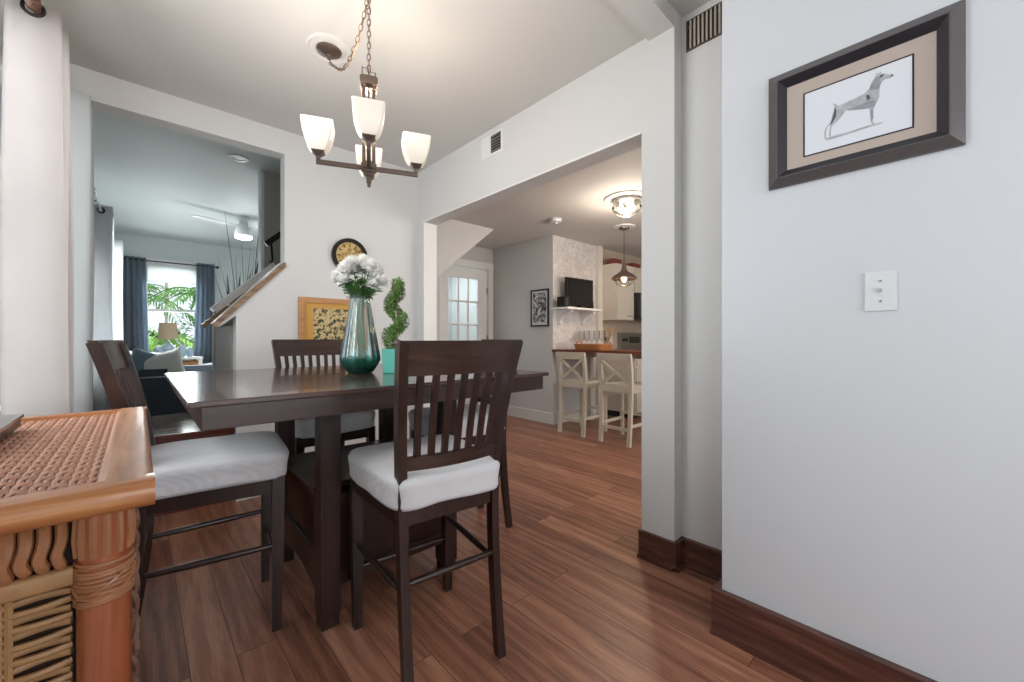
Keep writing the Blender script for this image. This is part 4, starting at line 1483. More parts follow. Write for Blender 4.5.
def curtain_flat(x0, x1, y, z0, z1, folds, xb0, xb1, amp=0.03, seed=1):
    bm = B()
    n = folds * 10
    nz = 22
    grid = []
    for j in range(nz + 1):
        q = j / nz
        z = z1 + (z0 - z1) * q
        a = x0 + (xb0 - x0) * q ** 1.5
        b = x1 + (xb1 - x1) * q ** 1.5
        row = []
        for i in range(n + 1):
            t = i / n
            row.append(bm.verts.new((a + (b - a) * t, y + amp * math.sin(t * folds * 2 * PI) * (0.8 + 0.3 * q), z)))
        grid.append(row)
    for a, b in zip(grid, grid[1:]):
        for i in range(n):
            bm.faces.new((a[i], a[i + 1], b[i + 1], b[i]))
    bmesh.ops.solidify(bm, geom=bm.faces[:], thickness=0.004)
    return bm
for nm, xs, xb, sd in (('slate blue curtain panel left of the living room window', (-0.157, 0.088), (-0.15, 0.16), 1),
                       ('slate blue curtain panel right of the living room window', (0.672, 0.905), (0.60, 0.90), 2)):
    c = thing('curtain', nm, 'curtain', ((xs[0] + xs[1]) / 2, 8.0, 0), 0, 'slate blue curtains at the living room window')
    bm = curtain_flat(xs[0], xs[1], 8.0, 0.02, 2.285, 4, xb[0], xb[1])
    bmesh.ops.translate(bm, vec=(-c.location.x, -8.0, 0), verts=bm.verts)
    obj('fabric_panel', bm, M['blue_curtain'], c, 'all')
cr3 = thing('curtain_rod', 'thin black curtain rod with ball finial over the living room window', 'curtain rod', (0.4, 7.99, 2.245))
bm = B(); add_tube(bm, [(-0.58, 0, 0), (0.53, 0, 0)], 0.009, 8)
obj('rod', bm, M['black_plastic'], cr3, True)
for xx in (-0.59, 0.54):
    bm = B()
    bmesh.ops.create_icosphere(bm, subdivisions=2, radius=0.024)
    bmesh.ops.translate(bm, vec=(xx, 0, 0), verts=bm.verts)
    obj('finial', bm, M['black_plastic'], cr3, True)

# ================================================================== RATTAN CABINET
RX0, RX1, RY0, RY1, RZ = -0.385, 0.018, 0.755, 1.61, 0.90
rc = thing('rattan_cabinet', 'honey-brown rattan and wicker cabinet in the lower left foreground', 'cabinet', (-0.18, 1.18, 0))
def lr(bm):
    bmesh.ops.translate(bm, vec=(0.18, -1.18, 0), verts=bm.verts)
    return bm
rw = 0.062
def rounded_bar(bm, p0, p1, w, h, r, n=5):
    """bar with rounded long edges; p0,p1 are centre line points in the horizontal plane"""
    p0, p1 = Vector(p0), Vector(p1)
    d = (p1 - p0).normalized()
    s = Vector((d.y, -d.x, 0))
    sec = []
    for q, (sx, sz) in enumerate(((1, 1), (-1, 1), (-1, -1), (1, -1))):
        for j in range(n):
            a = PI / 2 * q + PI / 2 * j / (n - 1)
            sec.append((sx * (w / 2 - r) + r * math.cos(a), sz * (h / 2 - r) + r * math.sin(a)))
    ra = [bm.verts.new(p0 + s * u + Vector((0, 0, v))) for u, v in sec]
    rb = [bm.verts.new(p1 + s * u + Vector((0, 0, v))) for u, v in sec]
    m = len(sec)
    for k in range(m):
        bm.faces.new((ra[k], ra[(k + 1) % m], rb[(k + 1) % m], rb[k]))
    bm.faces.new(ra[::-1]); bm.faces.new(rb)
bm = B()
rounded_bar(bm, (RX0, RY0 + rw / 2, RZ - 0.018), (RX1, RY0 + rw / 2, RZ - 0.018), rw, 0.036, 0.014)
obj('front_top_rail', lr(bm), M['honey'], rc, True)
bm = B()
rounded_bar(bm, (RX0, RY1 - 0.022, RZ - 0.018), (RX1, RY1 - 0.022, RZ - 0.018), 0.044, 0.036, 0.012)
obj('rear_top_rail', lr(bm), M['honey'], rc, True)
bm = B()
rounded_bar(bm, (RX1 - 0.031, RY0 + 0.03, RZ - 0.0175), (RX1 - 0.031, RY1 - 0.004, RZ - 0.0175), 0.062, 0.0358, 0.012)
obj('side_top_rail', lr(bm), M['honey_y'], rc, True)
bm = B()
rounded_bar(bm, (RX0 + 0.02, RY0 + 0.06, RZ - 0.0175), (RX0 + 0.02, RY1 - 0.045, RZ - 0.0175), 0.04, 0.0358, 0.012)
obj('side_top_rail', lr(bm), M['honey_y'], rc, True)
# woven top
bm = B()
wx0, wx1, wy0, wy1 = RX0 + 0.03, RX1 - 0.055, RY0 + 0.055, RY1 - 0.04
px = 0.0195
nx_ = int((wx1 - wx0) / px); ny_ = int((wy1 - wy0) / px)
zt = RZ - 0.012
def ribbon(bm, pts, side, w, th=0.0018, crown=0.0016):
    rows = []
    for p in pts:
        p = Vector(p)
        rows.append([bm.verts.new(p + side * w / 2), bm.verts.new(p + side * w * 0.2 + Vector((0, 0, crown))), bm.verts.new(p - side * w * 0.2 + Vector((0, 0, crown))), bm.verts.new(p - side * w / 2)])
    for a, b in zip(rows, rows[1:]):
        for k in range(3):
            bm.faces.new((a[k], a[k + 1], b[k + 1], b[k]))
amp = 0.0034
for i in range(nx_ + 1):
    x = wx0 + (i + 0.5) * (wx1 - wx0) / (nx_ + 1)
    pts = []
    for j in range((ny_ + 1) * 4 + 1):
        t = j / 4
        y = wy0 + t * (wy1 - wy0) / (ny_ + 1)
        pts.append((x, y, zt + amp * math.sin(PI * (t - 0.0)) * (1 if i % 2 else -1)))
    for sgn in (-1, 1):
        ribbon(bm, [(p[0] + sgn * 0.0043, p[1], p[2]) for p in pts], Vector((1, 0, 0)), 0.0068)
for j in range(ny_ + 1):
    y = wy0 + (j + 0.5) * (wy1 - wy0) / (ny_ + 1)
    pts = []
    for i in range((nx_ + 1) * 4 + 1):
        t = i / 4
        x = wx0 + t * (wx1 - wx0) / (nx_ + 1)
        pts.append((x, y, zt - amp * math.sin(PI * t) * (1 if j % 2 else -1)))
    for sgn in (-1, 1):
        ribbon(bm, [(p[0], p[1] + sgn * 0.0043, p[2]) for p in pts], Vector((0, -1, 0)), 0.0068)
wt = obj('woven_top', lr(bm), M['cane_brown'], rc, True)
wt['label'] = 'closely woven cane top panel'
obj('carcass', lr(boxb(RX0 + 0.035, RX1 - 0.045, RY0 + 0.06, RY1 - 0.05, 0.12, RZ - 0.022)), M['backing'], rc)
# corner posts with wrapped bindings
def post(cx, cy, seed):
    rnd = random.Random(seed)
    bm = B()
    add_lathe(bm, [(0.026, 0.0), (0.027, 0.3), (0.0275, 0.74), (0.0275, 0.80), (0.0275, RZ - 0.036)], (cx, cy, 0), n=28)
    p_ = obj('post', lr(bm), M['bamboo'], rc, True)
    bm = B()
    for k in range(13):
        z = 0.744 + k * 0.0044
        tl = rnd.uniform(-0.003, 0.003)
        ph = rnd.uniform(0, 6)
        pts = [(cx + 0.0283 * math.cos(2 * PI * j / 24), cy + 0.0283 * math.sin(2 * PI * j / 24), z + tl * math.sin(2 * PI * j / 24 + ph)) for j in range(24)]
        add_tube(bm, pts, 0.0025, 6, closed=True)
    for k in range(2):
        ph = rnd.uniform(0, 6)
        pts = [(cx + 0.0302 * math.cos(2 * PI * j / 24), cy + 0.0302 * math.sin(2 * PI * j / 24), 0.770 + 0.018 * math.sin(2 * PI * j / 24 + ph)) for j in range(24)]
        add_tube(bm, pts, 0.0022, 6, closed=True)
    b_ = obj('binding', bm_ := bm, M['cane_wrap'], p_, True)
    bmesh_fix(b_)
    bm = B()
    for k in range(13):
        a = 2 * PI * k / 13
        x, y = cx + 0.0262 * math.cos(a), cy + 0.0262 * math.sin(a)
        add_tube(bm, [(x, y, 0.806), (x + 0.002 * math.cos(a), y + 0.002 * math.sin(a), 0.83), (x, y, RZ - 0.036)], [0.0045, 0.0045, 0.0045], 6)
    s_ = obj('cane_collar', bm, M['cane_wrap'], p_, True)
    bmesh_fix(s_)
def bmesh_fix(o):
    for v in o.data.vertices:
        v.co.x += 0.18
        v.co.y -= 1.18
post(-0.034, RY0 + 0.045, 1)
post(-0.034, RY1 - 0.045, 2)
post(RX0 + 0.03, RY1 - 0.045, 3)
post(RX0 + 0.03, RY0 + 0.045, 4)
# front wicker panel
fy = RY0 + 0.052
rnd = random.Random(21)
def wicker(bm, axis, c, a0, a1, z0, z1, pitch, amp, r, stakes, out):
    n = int((z1 - z0) / pitch)
    for k in range(n):
        z = z0 + (k + 0.5) * pitch
        ph = (k % 2) * PI
        pts = []
        N = 60
        for i in range(N + 1):
            t = i / N
            a = a0 + (a1 - a0) * t
            w = amp * math.sin(stakes * PI * t + ph)
            zz = z + 0.0012 * math.sin(t * 9 + k * 1.7)
            pts.append((a, c + out * w, zz) if axis == 'y' else (c + out * w, a, zz))
        add_tube(bm, pts, r, 6)
bm = B()
wicker(bm, 'y', fy, RX0 + 0.03, -0.066, 0.14, 0.765, 0.0104, 0.0052, 0.0045, 5, -1)
f_ = obj('front_wicker', lr(bm), M['cane'], rc, True)
bm = B()
for k in range(1, 5):
    x = RX0 + 0.03 + (-0.066 - RX0 - 0.03) * k / 5
    for s in (-1, 1):
        add_tube(bm, [(x + s * 0.0042, fy - 0.002, 0.13), (x + s * 0.0042, fy - 0.002, 0.77)], 0.0042, 6)
obj('stake', lr(bm), M['cane'], rc, True)
bm = B()
rounded_bar(bm, (RX0 + 0.02, fy - 0.004, 0.781), (-0.064, fy - 0.004, 0.781), 0.016, 0.026, 0.007)
obj('cross_band', lr(bm), M['cane'], rc, True)
bm = B()
k = 0
x = RX0 + 0.03
while x < -0.07:
    z1_ = 0.862; z0_ = 0.797 + rnd.uniform(-0.004, 0.006)
    add_tube(bm, smoothpath([(x, fy + 0.004, z1_), (x + 0.002, fy - 0.010, 0.835), (x - 0.002, fy - 0.014, 0.815), (x + 0.001, fy - 0.011, z0_ + 0.006), (x, fy + 0.002, z0_)], 4), 0.0062 + rnd.uniform(0, 0.0014), 8)
    x += 0.0155
    k += 1
obj('looped_border', lr(bm), M['cane_wrap'], rc, True)
# right side wicker panel and braided edge
bm = B()
wicker(bm, 'x', RX1 - 0.036, RY0 + 0.078, RY1 - 0.075, 0.14, 0.855, 0.0125, 0.006, 0.0052, 12, 1)
obj('side_wicker', lr(bm), M['cane_dark'], rc, True)
bm = B()
for q in range(3):
    add_tube(bm, [(RX1 - 0.026 + 0.006 * math.sin(k * 0.55 + q * 2.09), RY0 + 0.088 + 0.006 * math.cos(k * 0.55 * 2 + q * 2.09), 0.12 + k * 0.0085) for k in range(88)], 0.0052, 6)
obj('braided_edge', lr(bm), M['cane_dark'], rc, True)
bm = B()
add_tube(bm, [(RX0 + 0.03, RY0 + 0.045, 0.12), (-0.034, RY0 + 0.045, 0.12)], 0.016, 12)
add_tube(bm, [(-0.034, RY0 + 0.045, 0.12), (-0.034, RY1 - 0.045, 0.12)], 0.016, 12)
obj('lower_rail', lr(bm), M['bamboo'], rc, True)

tr_ = thing('tray', 'dark slab-like tray with grey top lying on the rattan cabinet at the left edge', 'tray', (-0.285, 1.29, 0.9025))
obj('body', boxb(-0.09, 0.09, -0.14, 0.14, 0.0, 0.018), M['black_plastic'], tr_, bevel=0.003)
obj('lid', boxb(-0.093, 0.094, -0.143, 0.143, 0.019, 0.026), M['steel'], tr_, bevel=0.002)

# ================================================================== LIVING ROOM
def cushion_bm(w, h, d, n=14, sag=0.0):
    bm = B()
    for side in (1, -1):
        grid = []
        for j in range(n + 1):
            row = []
            for i in range(n + 1):
                u, v = -1 + 2 * i / n, -1 + 2 * j / n
                pin = 1 - 0.10 * (1 - abs(u) ** 2) * (abs(v) ** 3) 
                pin2 = 1 - 0.10 * (1 - abs(v) ** 2) * (abs(u) ** 3)
                th = d / 2 * ((1 - u ** 4) * (1 - v ** 4)) ** 0.5
                row.append(bm.verts.new((u * w / 2 * pin2, side * th, v * h / 2 * pin)))
            grid.append(row)
        for a, b in zip(grid, grid[1:]):
            for i in range(n):
                bm.faces.new((a[i], a[i + 1], b[i + 1], b[i]))
    bmesh.ops.remove_doubles(bm, verts=bm.verts, dist=0.0005)
    return bm
so_ = thing('sofa', 'charcoal sofa in the living room, its near arm facing the dining table', 'sofa', (0.45, 5.7, 0))
obj('arm', boxb(-0.44, 0.44, -0.98, -0.80, 0.06, 0.755), M['sofa'], so_, bevel=0.02)
obj('arm', boxb(-0.44, 0.44, 0.80, 0.98, 0.06, 0.755), M['sofa'], so_, bevel=0.02)
obj('base', boxb(-0.44, 0.42, -0.795, 0.795, 0.08, 0.30), M['sofa'], so_, bevel=0.01)
obj('back', boxb(-0.445, -0.25, -0.795, 0.795, 0.301, 0.82), M['sofa'], so_, bevel=0.03)
for yy in (-0.395, 0.395):
    obj('seat_cushion', boxb(-0.245, 0.43, yy - 0.39, yy + 0.39, 0.302, 0.46), M['sofa'], so_, bevel=0.03)
for sx in (-0.38, 0.38):
    for sy in (-0.9, 0.9):
        obj('foot', boxb(sx - 0.03, sx + 0.03, sy - 0.03, sy + 0.03, 0, 0.06), M['black_plastic'], so_)
def pillow(label, loc, rot, mat, w=0.45, h=0.42, d=0.15):
    o = obj('throw_pillow', cushion_bm(w, h, d), mat, None, 'all', loc=loc)
    o.rotation_euler = rot
    return tag(o, label, 'pillow', 'throw pillows on the dark sofa')
pillow('large pale linen throw pillow leaning on the near sofa arm, rightmost of the pile', (0.17, 5.02, 0.79), (R(-8), R(-14), R(4)), M['cushion_light'], 0.36, 0.38, 0.18)
pillow('slate blue throw pillow left of the pale linen one', (0.03, 5.0, 0.82), (R(-8), R(22), R(8)), M['cushion_blue'], 0.26, 0.36, 0.12)
pillow('white throw pillow lying behind the linen and blue ones on the sofa', (0.06, 5.35, 0.83), (R(-30), R(5), R(0)), M['cushion_white'], 0.44, 0.32, 0.14)
pillow('small pale throw pillow seen through the back of the left dining chair', (-0.15, 5.12, 0.70), (R(-12), R(0), R(10)), M['cushion_white'], 0.26, 0.34, 0.12)

# side table, lamp, jars, basket by the front window
sd = thing('side_table', 'white side table under the living room window holding the lamp and jars', 'table', (0.42, 7.60, 0))
obj('tabletop', boxb(-0.28, 0.28, -0.2, 0.2, 0.80, 0.83), M['white_trim'], sd, bevel=0.003)
obj('shelf', boxb(-0.26, 0.26, -0.18, 0.18, 0.60, 0.62), M['pine'], sd)
for sx in (-0.25, 0.25):
    for sy in (-0.17, 0.17):
        obj('leg', boxb(sx - 0.02, sx + 0.02, sy - 0.02, sy + 0.02, 0, 0.80), M['white_trim'], sd)
for sx in (-0.125, 0.125):
    b_ = obj('wicker_basket', boxb(-0.11, 0.11, -0.15, 0.15, 0, 0.15), M['wicker_orange'], None, bevel=0.012, loc=(0.42 + sx, 7.6, 0.6205))
    tag(b_, 'brown wicker basket on %s half of the shelf under the lamp' % ('left' if sx < 0 else 'right'), 'basket', 'baskets in the side table')
lp = thing('table_lamp', 'table lamp with beige drum shade standing before the living room window', 'lamp', (0.315, 7.58, 0.831))
bm = B(); add_lathe(bm, [(0.05, 0), (0.055, 0.01), (0.03, 0.02), (0.075, 0.08), (0.085, 0.12), (0.06, 0.18), (0.02, 0.21), (0.012, 0.26)], n=24)
obj('base', bm, M['aqua'], lp, True)
bm = B(); add_lathe(bm, [(0.115, 0.26), (0.098, 0.49), (0.095, 0.49), (0.112, 0.26)], n=32, cap0=False, cap1=False)
bm.verts.ensure_lookup_table()
obj('lamp_shade', bm, M['lamp_shade'], lp, True)
bm = B(); add_tube(bm, [(0, 0, 0.25), (0, 0, 0.47)], 0.004, 6); add_tube(bm, [(-0.097, 0, 0.465), (0.097, 0, 0.465)], 0.002, 5)
obj('stand', bm, M['steel'], lp)
for (jx, jy, jr, jh, lb) in ((0.47, 7.50, 0.045, 0.20, 'taller blue-grey lidded jar right of the lamp base'), (0.555, 7.55, 0.05, 0.15, 'shorter blue-grey lidded jar at right end of the side table'), (0.215, 7.52, 0.06, 0.17, 'pale round jar left of the lamp base')):
    j = thing('ginger_jar', lb, 'jar', (jx, jy, 0.831))
    bm = B(); add_lathe(bm, [(jr * 0.6, 0), (jr * 0.75, jh * 0.15), (jr, jh * 0.55), (jr * 0.8, jh * 0.75), (jr * 0.5, jh * 0.82)], n=20)
    obj('jar_body', bm, M['aqua'], j, True)
    bm = B(); add_lathe(bm, [(jr * 0.55, jh * 0.825), (jr * 0.55, jh * 0.88), (jr * 0.3, jh * 0.95), (jr * 0.1, jh)], n=20)
    obj('lid', bm, M['aqua'], j, True)
ar = thing('armchair', 'pale blue-grey armchair right of the living room window, half hidden by the stair wall', 'armchair', (1.12, 7.2, 0), R(160))
obj('seat', boxb(-0.28, 0.28, -0.26, 0.30, 0.16, 0.46), M['armchair'], ar, bevel=0.04)
obj('backrest', boxb(-0.30, 0.30, -0.42, -0.265, 0.16, 0.90), M['armchair'], ar, bevel=0.05)
for s in (-1, 1):
    obj('armrest', boxb(min(s * 0.285, s * 0.40), max(s * 0.285, s * 0.40), -0.40, 0.30, 0.16, 0.74), M['armchair'], ar, bevel=0.05)
    for yy in (-0.35, 0.25):
        obj('leg', boxb(s * 0.33 - 0.02, s * 0.33 + 0.02, yy - 0.02, yy + 0.02, 0, 0.158), M['espresso'], ar)
o = obj('throw_pillow', cushion_bm(0.36, 0.32, 0.14), M['cushion_white'], None, 'all', loc=(0.93, 6.50, 0.90))
o.location = (0.97, 7.12, 0.72)
o.rotation_euler = (R(12), 0, R(150))
tag(o, 'white throw pillow on the pale armchair beside the right blue curtain', 'pillow')

# floor vase with tall twigs behind the stairs
fv = thing('floor_vase', 'floor vase of tall thin dark twigs rising behind the stair cap', 'vase', (0.82, 5.0, 0))
bm = B(); add_lathe(bm, [(0.08, 0), (0.11, 0.15), (0.12, 0.4), (0.07, 0.72), (0.05, 0.8), (0.06, 0.84)], n=24)
obj('vase_body', bm, M['aqua'], fv, True)
rnd = random.Random(9)
tips = [(0.551, 1.79), (0.60, 1.95), (0.66, 2.42), (0.74, 1.98), (0.80, 2.12), (0.86, 2.05), (0.90, 2.00), (0.97, 2.40), (0.93, 1.88), (1.02, 2.1), (0.70, 1.72), (0.84, 1.9)]
for k, (tx, tz) in enumerate(tips):
    bm = B()
    tip = Vector((tx - 0.82, rnd.uniform(-0.12, 0.12), tz))
    base = Vector((rnd.uniform(-0.02, 0.02), 0, 0.80))
    mid = base.lerp(tip, 0.5) + Vector((rnd.uniform(-0.02, 0.02), 0, 0.05))
    add_tube(bm, smoothpath([base, mid, tip], 5), [0.006] * 6 + [0.005, 0.0045, 0.0035, 0.002, 0.001], 5)
    if k % 2:
        leafquad(bm, mid, (tip - base) + Vector((0.1, 0, 0)), Vector((0, 1, 0)), 0.35, 0.02)
    obj('twig', bm, M['twig'], fv, True)

# ceiling fan
cf = thing('ceiling_fan', 'white low-profile ceiling fan with round light in the living room', 'ceiling fan', (0.97, 6.0, 2.62))
cf.scale = (0.85, 0.85, 1)
bm = B(); add_lathe(bm, [(0.075, 0), (0.08, -0.03), (0.055, -0.06), (0.06, -0.10), (0.10, -0.15), (0.115, -0.20), (0.112, -0.235)], n=32)
obj('motor', bm, M['plastic_white'], cf, True)
bm = B(); add_lathe(bm, [(0.11, -0.236), (0.108, -0.262), (0.06, -0.276), (0.002, -0.278)], n=32)
obj('light_lens', bm, M['fan_light'], cf, True)
for k in range(3):
    bm = B()
    a = R(200) + k * 2 * PI / 3
    add_prism(bm, [(0.09, -0.035), (0.25, -0.06), (0.60, -0.055), (0.64, -0.03), (0.64, 0.03), (0.60, 0.05), (0.25, 0.05), (0.09, 0.035)], 'z', -0.128, -0.120)
    bmesh.ops.rotate(bm, cent=(0, 0, 0), matrix=Matrix.Rotation(a, 3, 'Z'), verts=bm.verts)
    obj('blade', bm, M['plastic_white'], cf, bevel=0.002)
light('fan_glow', 'POINT', (0.97, 6.0, 2.22), 8, (0.95, 0.98, 1.0), radius=0.08)
cdx = thing('recessed_light', 'small recessed ceiling light near the stairwell in the living room', 'ceiling light', (0.62, 4.05, 2.62))
bm = B(); add_lathe(bm, [(0.075, 0), (0.073, -0.006), (0.055, -0.007), (0.053, -0.002), (0.001, -0.002)], n=28)
obj('trim_ring', bm, M['plastic_white'], cdx, True)

# ================================================================== KITCHEN
kp = thing('framed_picture', 'black-framed black and white print on the grey kitchen wall', 'picture', (3.9, 3.9, 1.503))
# the wall face here is the chimney corner plane x = 3.9
kp.location = (3.9, 3.652, 1.503)
bm = B()
for (a0, a1, b0, b1) in ((-0.16, 0.16, 0.225, 0.245), (-0.16, 0.16, -0.245, -0.225), (-0.16, -0.142, -0.225, 0.225), (0.142, 0.16, -0.225, 0.225)):
    add_box(bm, -0.022, -0.001, a0, a1, b0, b1)
obj('frame', bm, M['black_plastic'], kp)
obj('mat_board', boxb(-0.012, -0.002, -0.142, 0.142, -0.225, 0.225), M['paper'], kp)
obj('print', boxb(-0.0128, -0.0119, -0.118, 0.118, -0.19, 0.20), M['bw_print'], kp)
kp2 = thing('framed_picture', 'small black-framed photo seen through the glass door panes', 'picture', (3.62, 5.85, 1.36))
bm = B()
add_frame_y(bm, 0.11, 0.16, 0.018, 0.02)
obj('frame', bm, M['black_plastic'], kp2)
obj('mat_board', boxb(-0.092, 0.092, -0.012, -0.002, -0.142, 0.142), M['paper'], kp2)
obj('print', boxb(-0.055, 0.055, -0.0128, -0.0119, -0.09, 0.09), M['bw_print'], kp2)

# shelf, TV, cable box, speaker
sh = thing('wall_shelf', 'white wall shelf on scrolled brackets on the tiled chimney, holding the television', 'shelf', (4.235, 3.43, 1.48))
obj('board', boxb(-0.37, 0.37, -0.27, -0.001, -0.012, 0.014), M['white_trim'], sh, bevel=0.003)
for sx in (-0.24, 0.24):
    bm = B()
    add_prism(bm, [(-0.001, -0.013), (-0.23, -0.013), (-0.23, -0.04), (-0.17, -0.055), (-0.10, -0.09), (-0.06, -0.14), (-0.055, -0.19), (-0.001, -0.20)], 'x', sx - 0.02, sx + 0.02)
    obj('bracket', bm, M['white_trim'], sh, bevel=0.002)
tv = thing('television', 'flat black television turned slightly on the white wall shelf', 'television', (4.24, 3.27, 1.4955), R(-3))
obj('screen_housing', boxb(-0.255, 0.255, -0.02, 0.025, 0.03, 0.385), M['black_plastic'], tv, bevel=0.006)
obj('screen', boxb(-0.238, 0.238, -0.0225, -0.0195, 0.055, 0.368), M['screen'], tv)
obj('foot', boxb(-0.12, 0.12, -0.07, 0.07, 0.0, 0.012), M['black_plastic'], tv, bevel=0.003)
obj('neck', boxb(-0.03, 0.03, -0.005, 0.02, 0.012, 0.05), M['black_plastic'], tv)
cb = thing('media_box', 'small black box with silver buttons at left end of the TV shelf', 'media box', (3.925, 3.28, 1.4955))
obj('case', boxb(-0.05, 0.05, -0.06, 0.06, 0, 0.13), M['black_plastic'], cb, bevel=0.004)
bm = B()
for k in range(3):
    add_box(bm, -0.02, 0.02, -0.063, -0.06, 0.03 + k * 0.03, 0.04 + k * 0.03)
obj('button', bm, M['steel'], cb)
tag(obj('speaker', boxb(-0.035, 0.035, -0.04, 0.04, 0, 0.11), M['black_plastic'], None, bevel=0.006, loc=(4.545, 3.33, 1.4955)), 'small black speaker right of the television on the shelf', 'speaker')

# peninsula counter
ct = thing('breakfast_bar', 'red-brown wooden breakfast bar counter between the stools and the kitchen', 'counter', (4.22, 2.6, 0))
obj('worktop', boxb(-0.36, 0.36, -1.0, 0.815, 0.925, 0.962), M['butcher'], ct, bevel=0.004)
bm = B()
add_box(bm, -0.30, 0.32, 0.75, 0.78, 0.85, 0.924)
add_box(bm, -0.30, 0.32, -0.95, -0.92, 0.85, 0.924)
add_box(bm, 0.29, 0.32, -0.92, 0.75, 0.85, 0.924)
obj('apron', bm, M['wall_grey'], ct)
for sx, sy in ((0.29, 0.70), (0.29, -0.90), (-0.27, -0.90)):
    bm = B(); add_box(bm, sx - 0.035, sx + 0.035, sy - 0.035, sy + 0.035, 0, 0.924)
    obj('leg', bm, M['cabinet_white'], ct, bevel=0.003)
bm = B(); add_tube(bm, [(-0.31, 0.76, 0.924), (-0.31, 0.76, 0.91), (-0.31, 0.76, 0.86)], [0.028, 0.022, 0.016], 12)
obj('bracket_knob', bm, M['white_trim'], ct, True)

# base and wall cabinets, range, microwave
bc = thing('base_cabinet', 'cream base cabinet with worktop left of the range', 'cabinet', (5.17, 3.15, 0))
obj('body', boxb(-0.235, 0.235, -0.28, 0.295, 0.08, 0.88), M['cabinet_white'], bc, bevel=0.003)
obj('plinth', boxb(-0.235, 0.235, -0.23, 0.295, 0.0, 0.079), M['black_plastic'], bc)
obj('worktop', boxb(-0.24, 0.238, -0.30, 0.298, 0.881, 0.915), M['wall_beige'], bc, bevel=0.003)
d_ = obj('door', boxb(-0.215, 0.215, -0.298, -0.281, 0.11, 0.70), M['cabinet_white'], bc, bevel=0.003)
bm = B(); add_tube(bm, [(0.17, -0.30, 0.60), (0.17, -0.325, 0.60), (0.17, -0.325, 0.50), (0.17, -0.30, 0.50)], 0.005, 6)
obj('handle', bm, M['steel'], d_)
d_ = obj('drawer', boxb(-0.215, 0.215, -0.298, -0.281, 0.73, 0.86), M['cabinet_white'], bc, bevel=0.003)
bm = B(); add_tube(bm, [(-0.05, -0.30, 0.79), (-0.05, -0.325, 0.79), (0.05, -0.325, 0.79), (0.05, -0.30, 0.79)], 0.005, 6)
obj('handle', bm, M['steel'], d_)
def wall_cab(name, x0, x1, z0, z1, doors, label):
    r = thing(name, label, 'cabinet', ((x0 + x1) / 2, 3.45, z0))
    w = (x1 - x0) / 2
    obj('body', boxb(-w, w, -0.285, -0.001, 0, z1 - z0), M['cabinet_white'], r, bevel=0.002)
    for k in range(doors):
        a0 = -w + 0.008 + k * (2 * w - 0.008) / doors
        a1 = -w + (k + 1) * (2 * w - 0.008) / doors
        bm = B()
        hh = z1 - z0
        add_box(bm, a0, a1, -0.300, -0.286, 0.01, hh - 0.01)
        fwid = 0.05
        for (p0, p1, q0, q1) in ((a0, a1, hh - 0.01 - fwid, hh - 0.01), (a0, a1, 0.01, 0.01 + fwid), (a0, a0 + fwid, 0.01 + fwid, hh - 0.01 - fwid), (a1 - fwid, a1, 0.01 + fwid, hh - 0.01 - fwid)):
            add_box(bm, p0, p1, -0.307, -0.300, q0, q1)
        d = obj('door', bm, M['cabinet_white'], r)
        bm = B(); add_tube(bm, [(a1 - 0.07, -0.302, 0.06), (a1 - 0.07, -0.325, 0.06), (a1 - 0.17, -0.325, 0.06), (a1 - 0.17, -0.302, 0.06)], 0.005, 6)
        obj('handle', bm, M['steel'], d)
    return r
wall_cab('wall_cabinet', 4.935, 5.385, 1.365, 2.165, 1, 'tall cream wall cabinet right of the television')
wall_cab('wall_cabinet', 5.392, 6.15, 1.78, 2.165, 2, 'short cream wall cabinet above the microwave')
mw = thing('microwave', 'steel microwave with dark side mounted right of the wall cabinet', 'microwave', (5.77, 3.45, 1.38))
obj('case', boxb(-0.375, 0.378, -0.36, -0.001, 0, 0.395), M['black_plastic'], mw, bevel=0.004)
obj('front', boxb(-0.30, 0.37, -0.372, -0.361, 0.015, 0.38), M['steel'], mw)
bm = B(); add_tube(bm, [(-0.24, -0.374, 0.05), (-0.24, -0.40, 0.07), (-0.24, -0.40, 0.33), (-0.24, -0.374, 0.35)], 0.009, 8)
obj('handle', bm, M['steel'], mw, True)
obj('window', boxb(-0.20, 0.20, -0.376, -0.372, 0.07, 0.33), M['screen'], mw)
rg = thing('range', 'stainless and black cooking range at right of the kitchen view', 'stove', (5.79, 3.15, 0))
obj('body', boxb(-0.378, 0.378, -0.28, 0.29, 0.03, 0.905), M['steel'], rg, bevel=0.004)
obj('cooktop', boxb(-0.378, 0.378, -0.30, 0.22, 0.906, 0.925), M['screen'], rg)
bm = B(); add_box(bm, -0.378, 0.378, 0.222, 0.29, 0.906, 1.19)
bg_ = obj('backguard', bm, M['steel'], rg, bevel=0.01)
obj('display', boxb(-0.15, 0.15, 0.215, 0.221, 1.03, 1.13), M['screen'], bg_)
for k in (-0.33, -0.26, 0.22, 0.28, 0.34):
    bm = B(); add_tube(bm, [(k, 0.221, 1.08), (k, 0.195, 1.08)], 0.024, 14)
    obj('knob', bm, M['black_plastic'], bg_)
obj('oven_door', boxb(-0.36, 0.36, -0.305, -0.281, 0.22, 0.82), M['screen'], rg, bevel=0.003)
for k, (bx, lb) in enumerate(((5.10, 'red storage box on top of the tall wall cabinet'), (5.62, 'red storage box on top of the short wall cabinet'))):
    b_ = thing('storage_box', lb, 'box', (bx, 3.30, 2.1655), 0, 'red boxes above the cabinets')
    obj('body', boxb(-0.10, 0.10, -0.06, 0.06, 0, 0.06), M['red_box'], b_, bevel=0.003)
    obj('lid', boxb(-0.104, 0.104, -0.064, 0.064, 0.0605, 0.085), M['red_box'], b_, bevel=0.003)

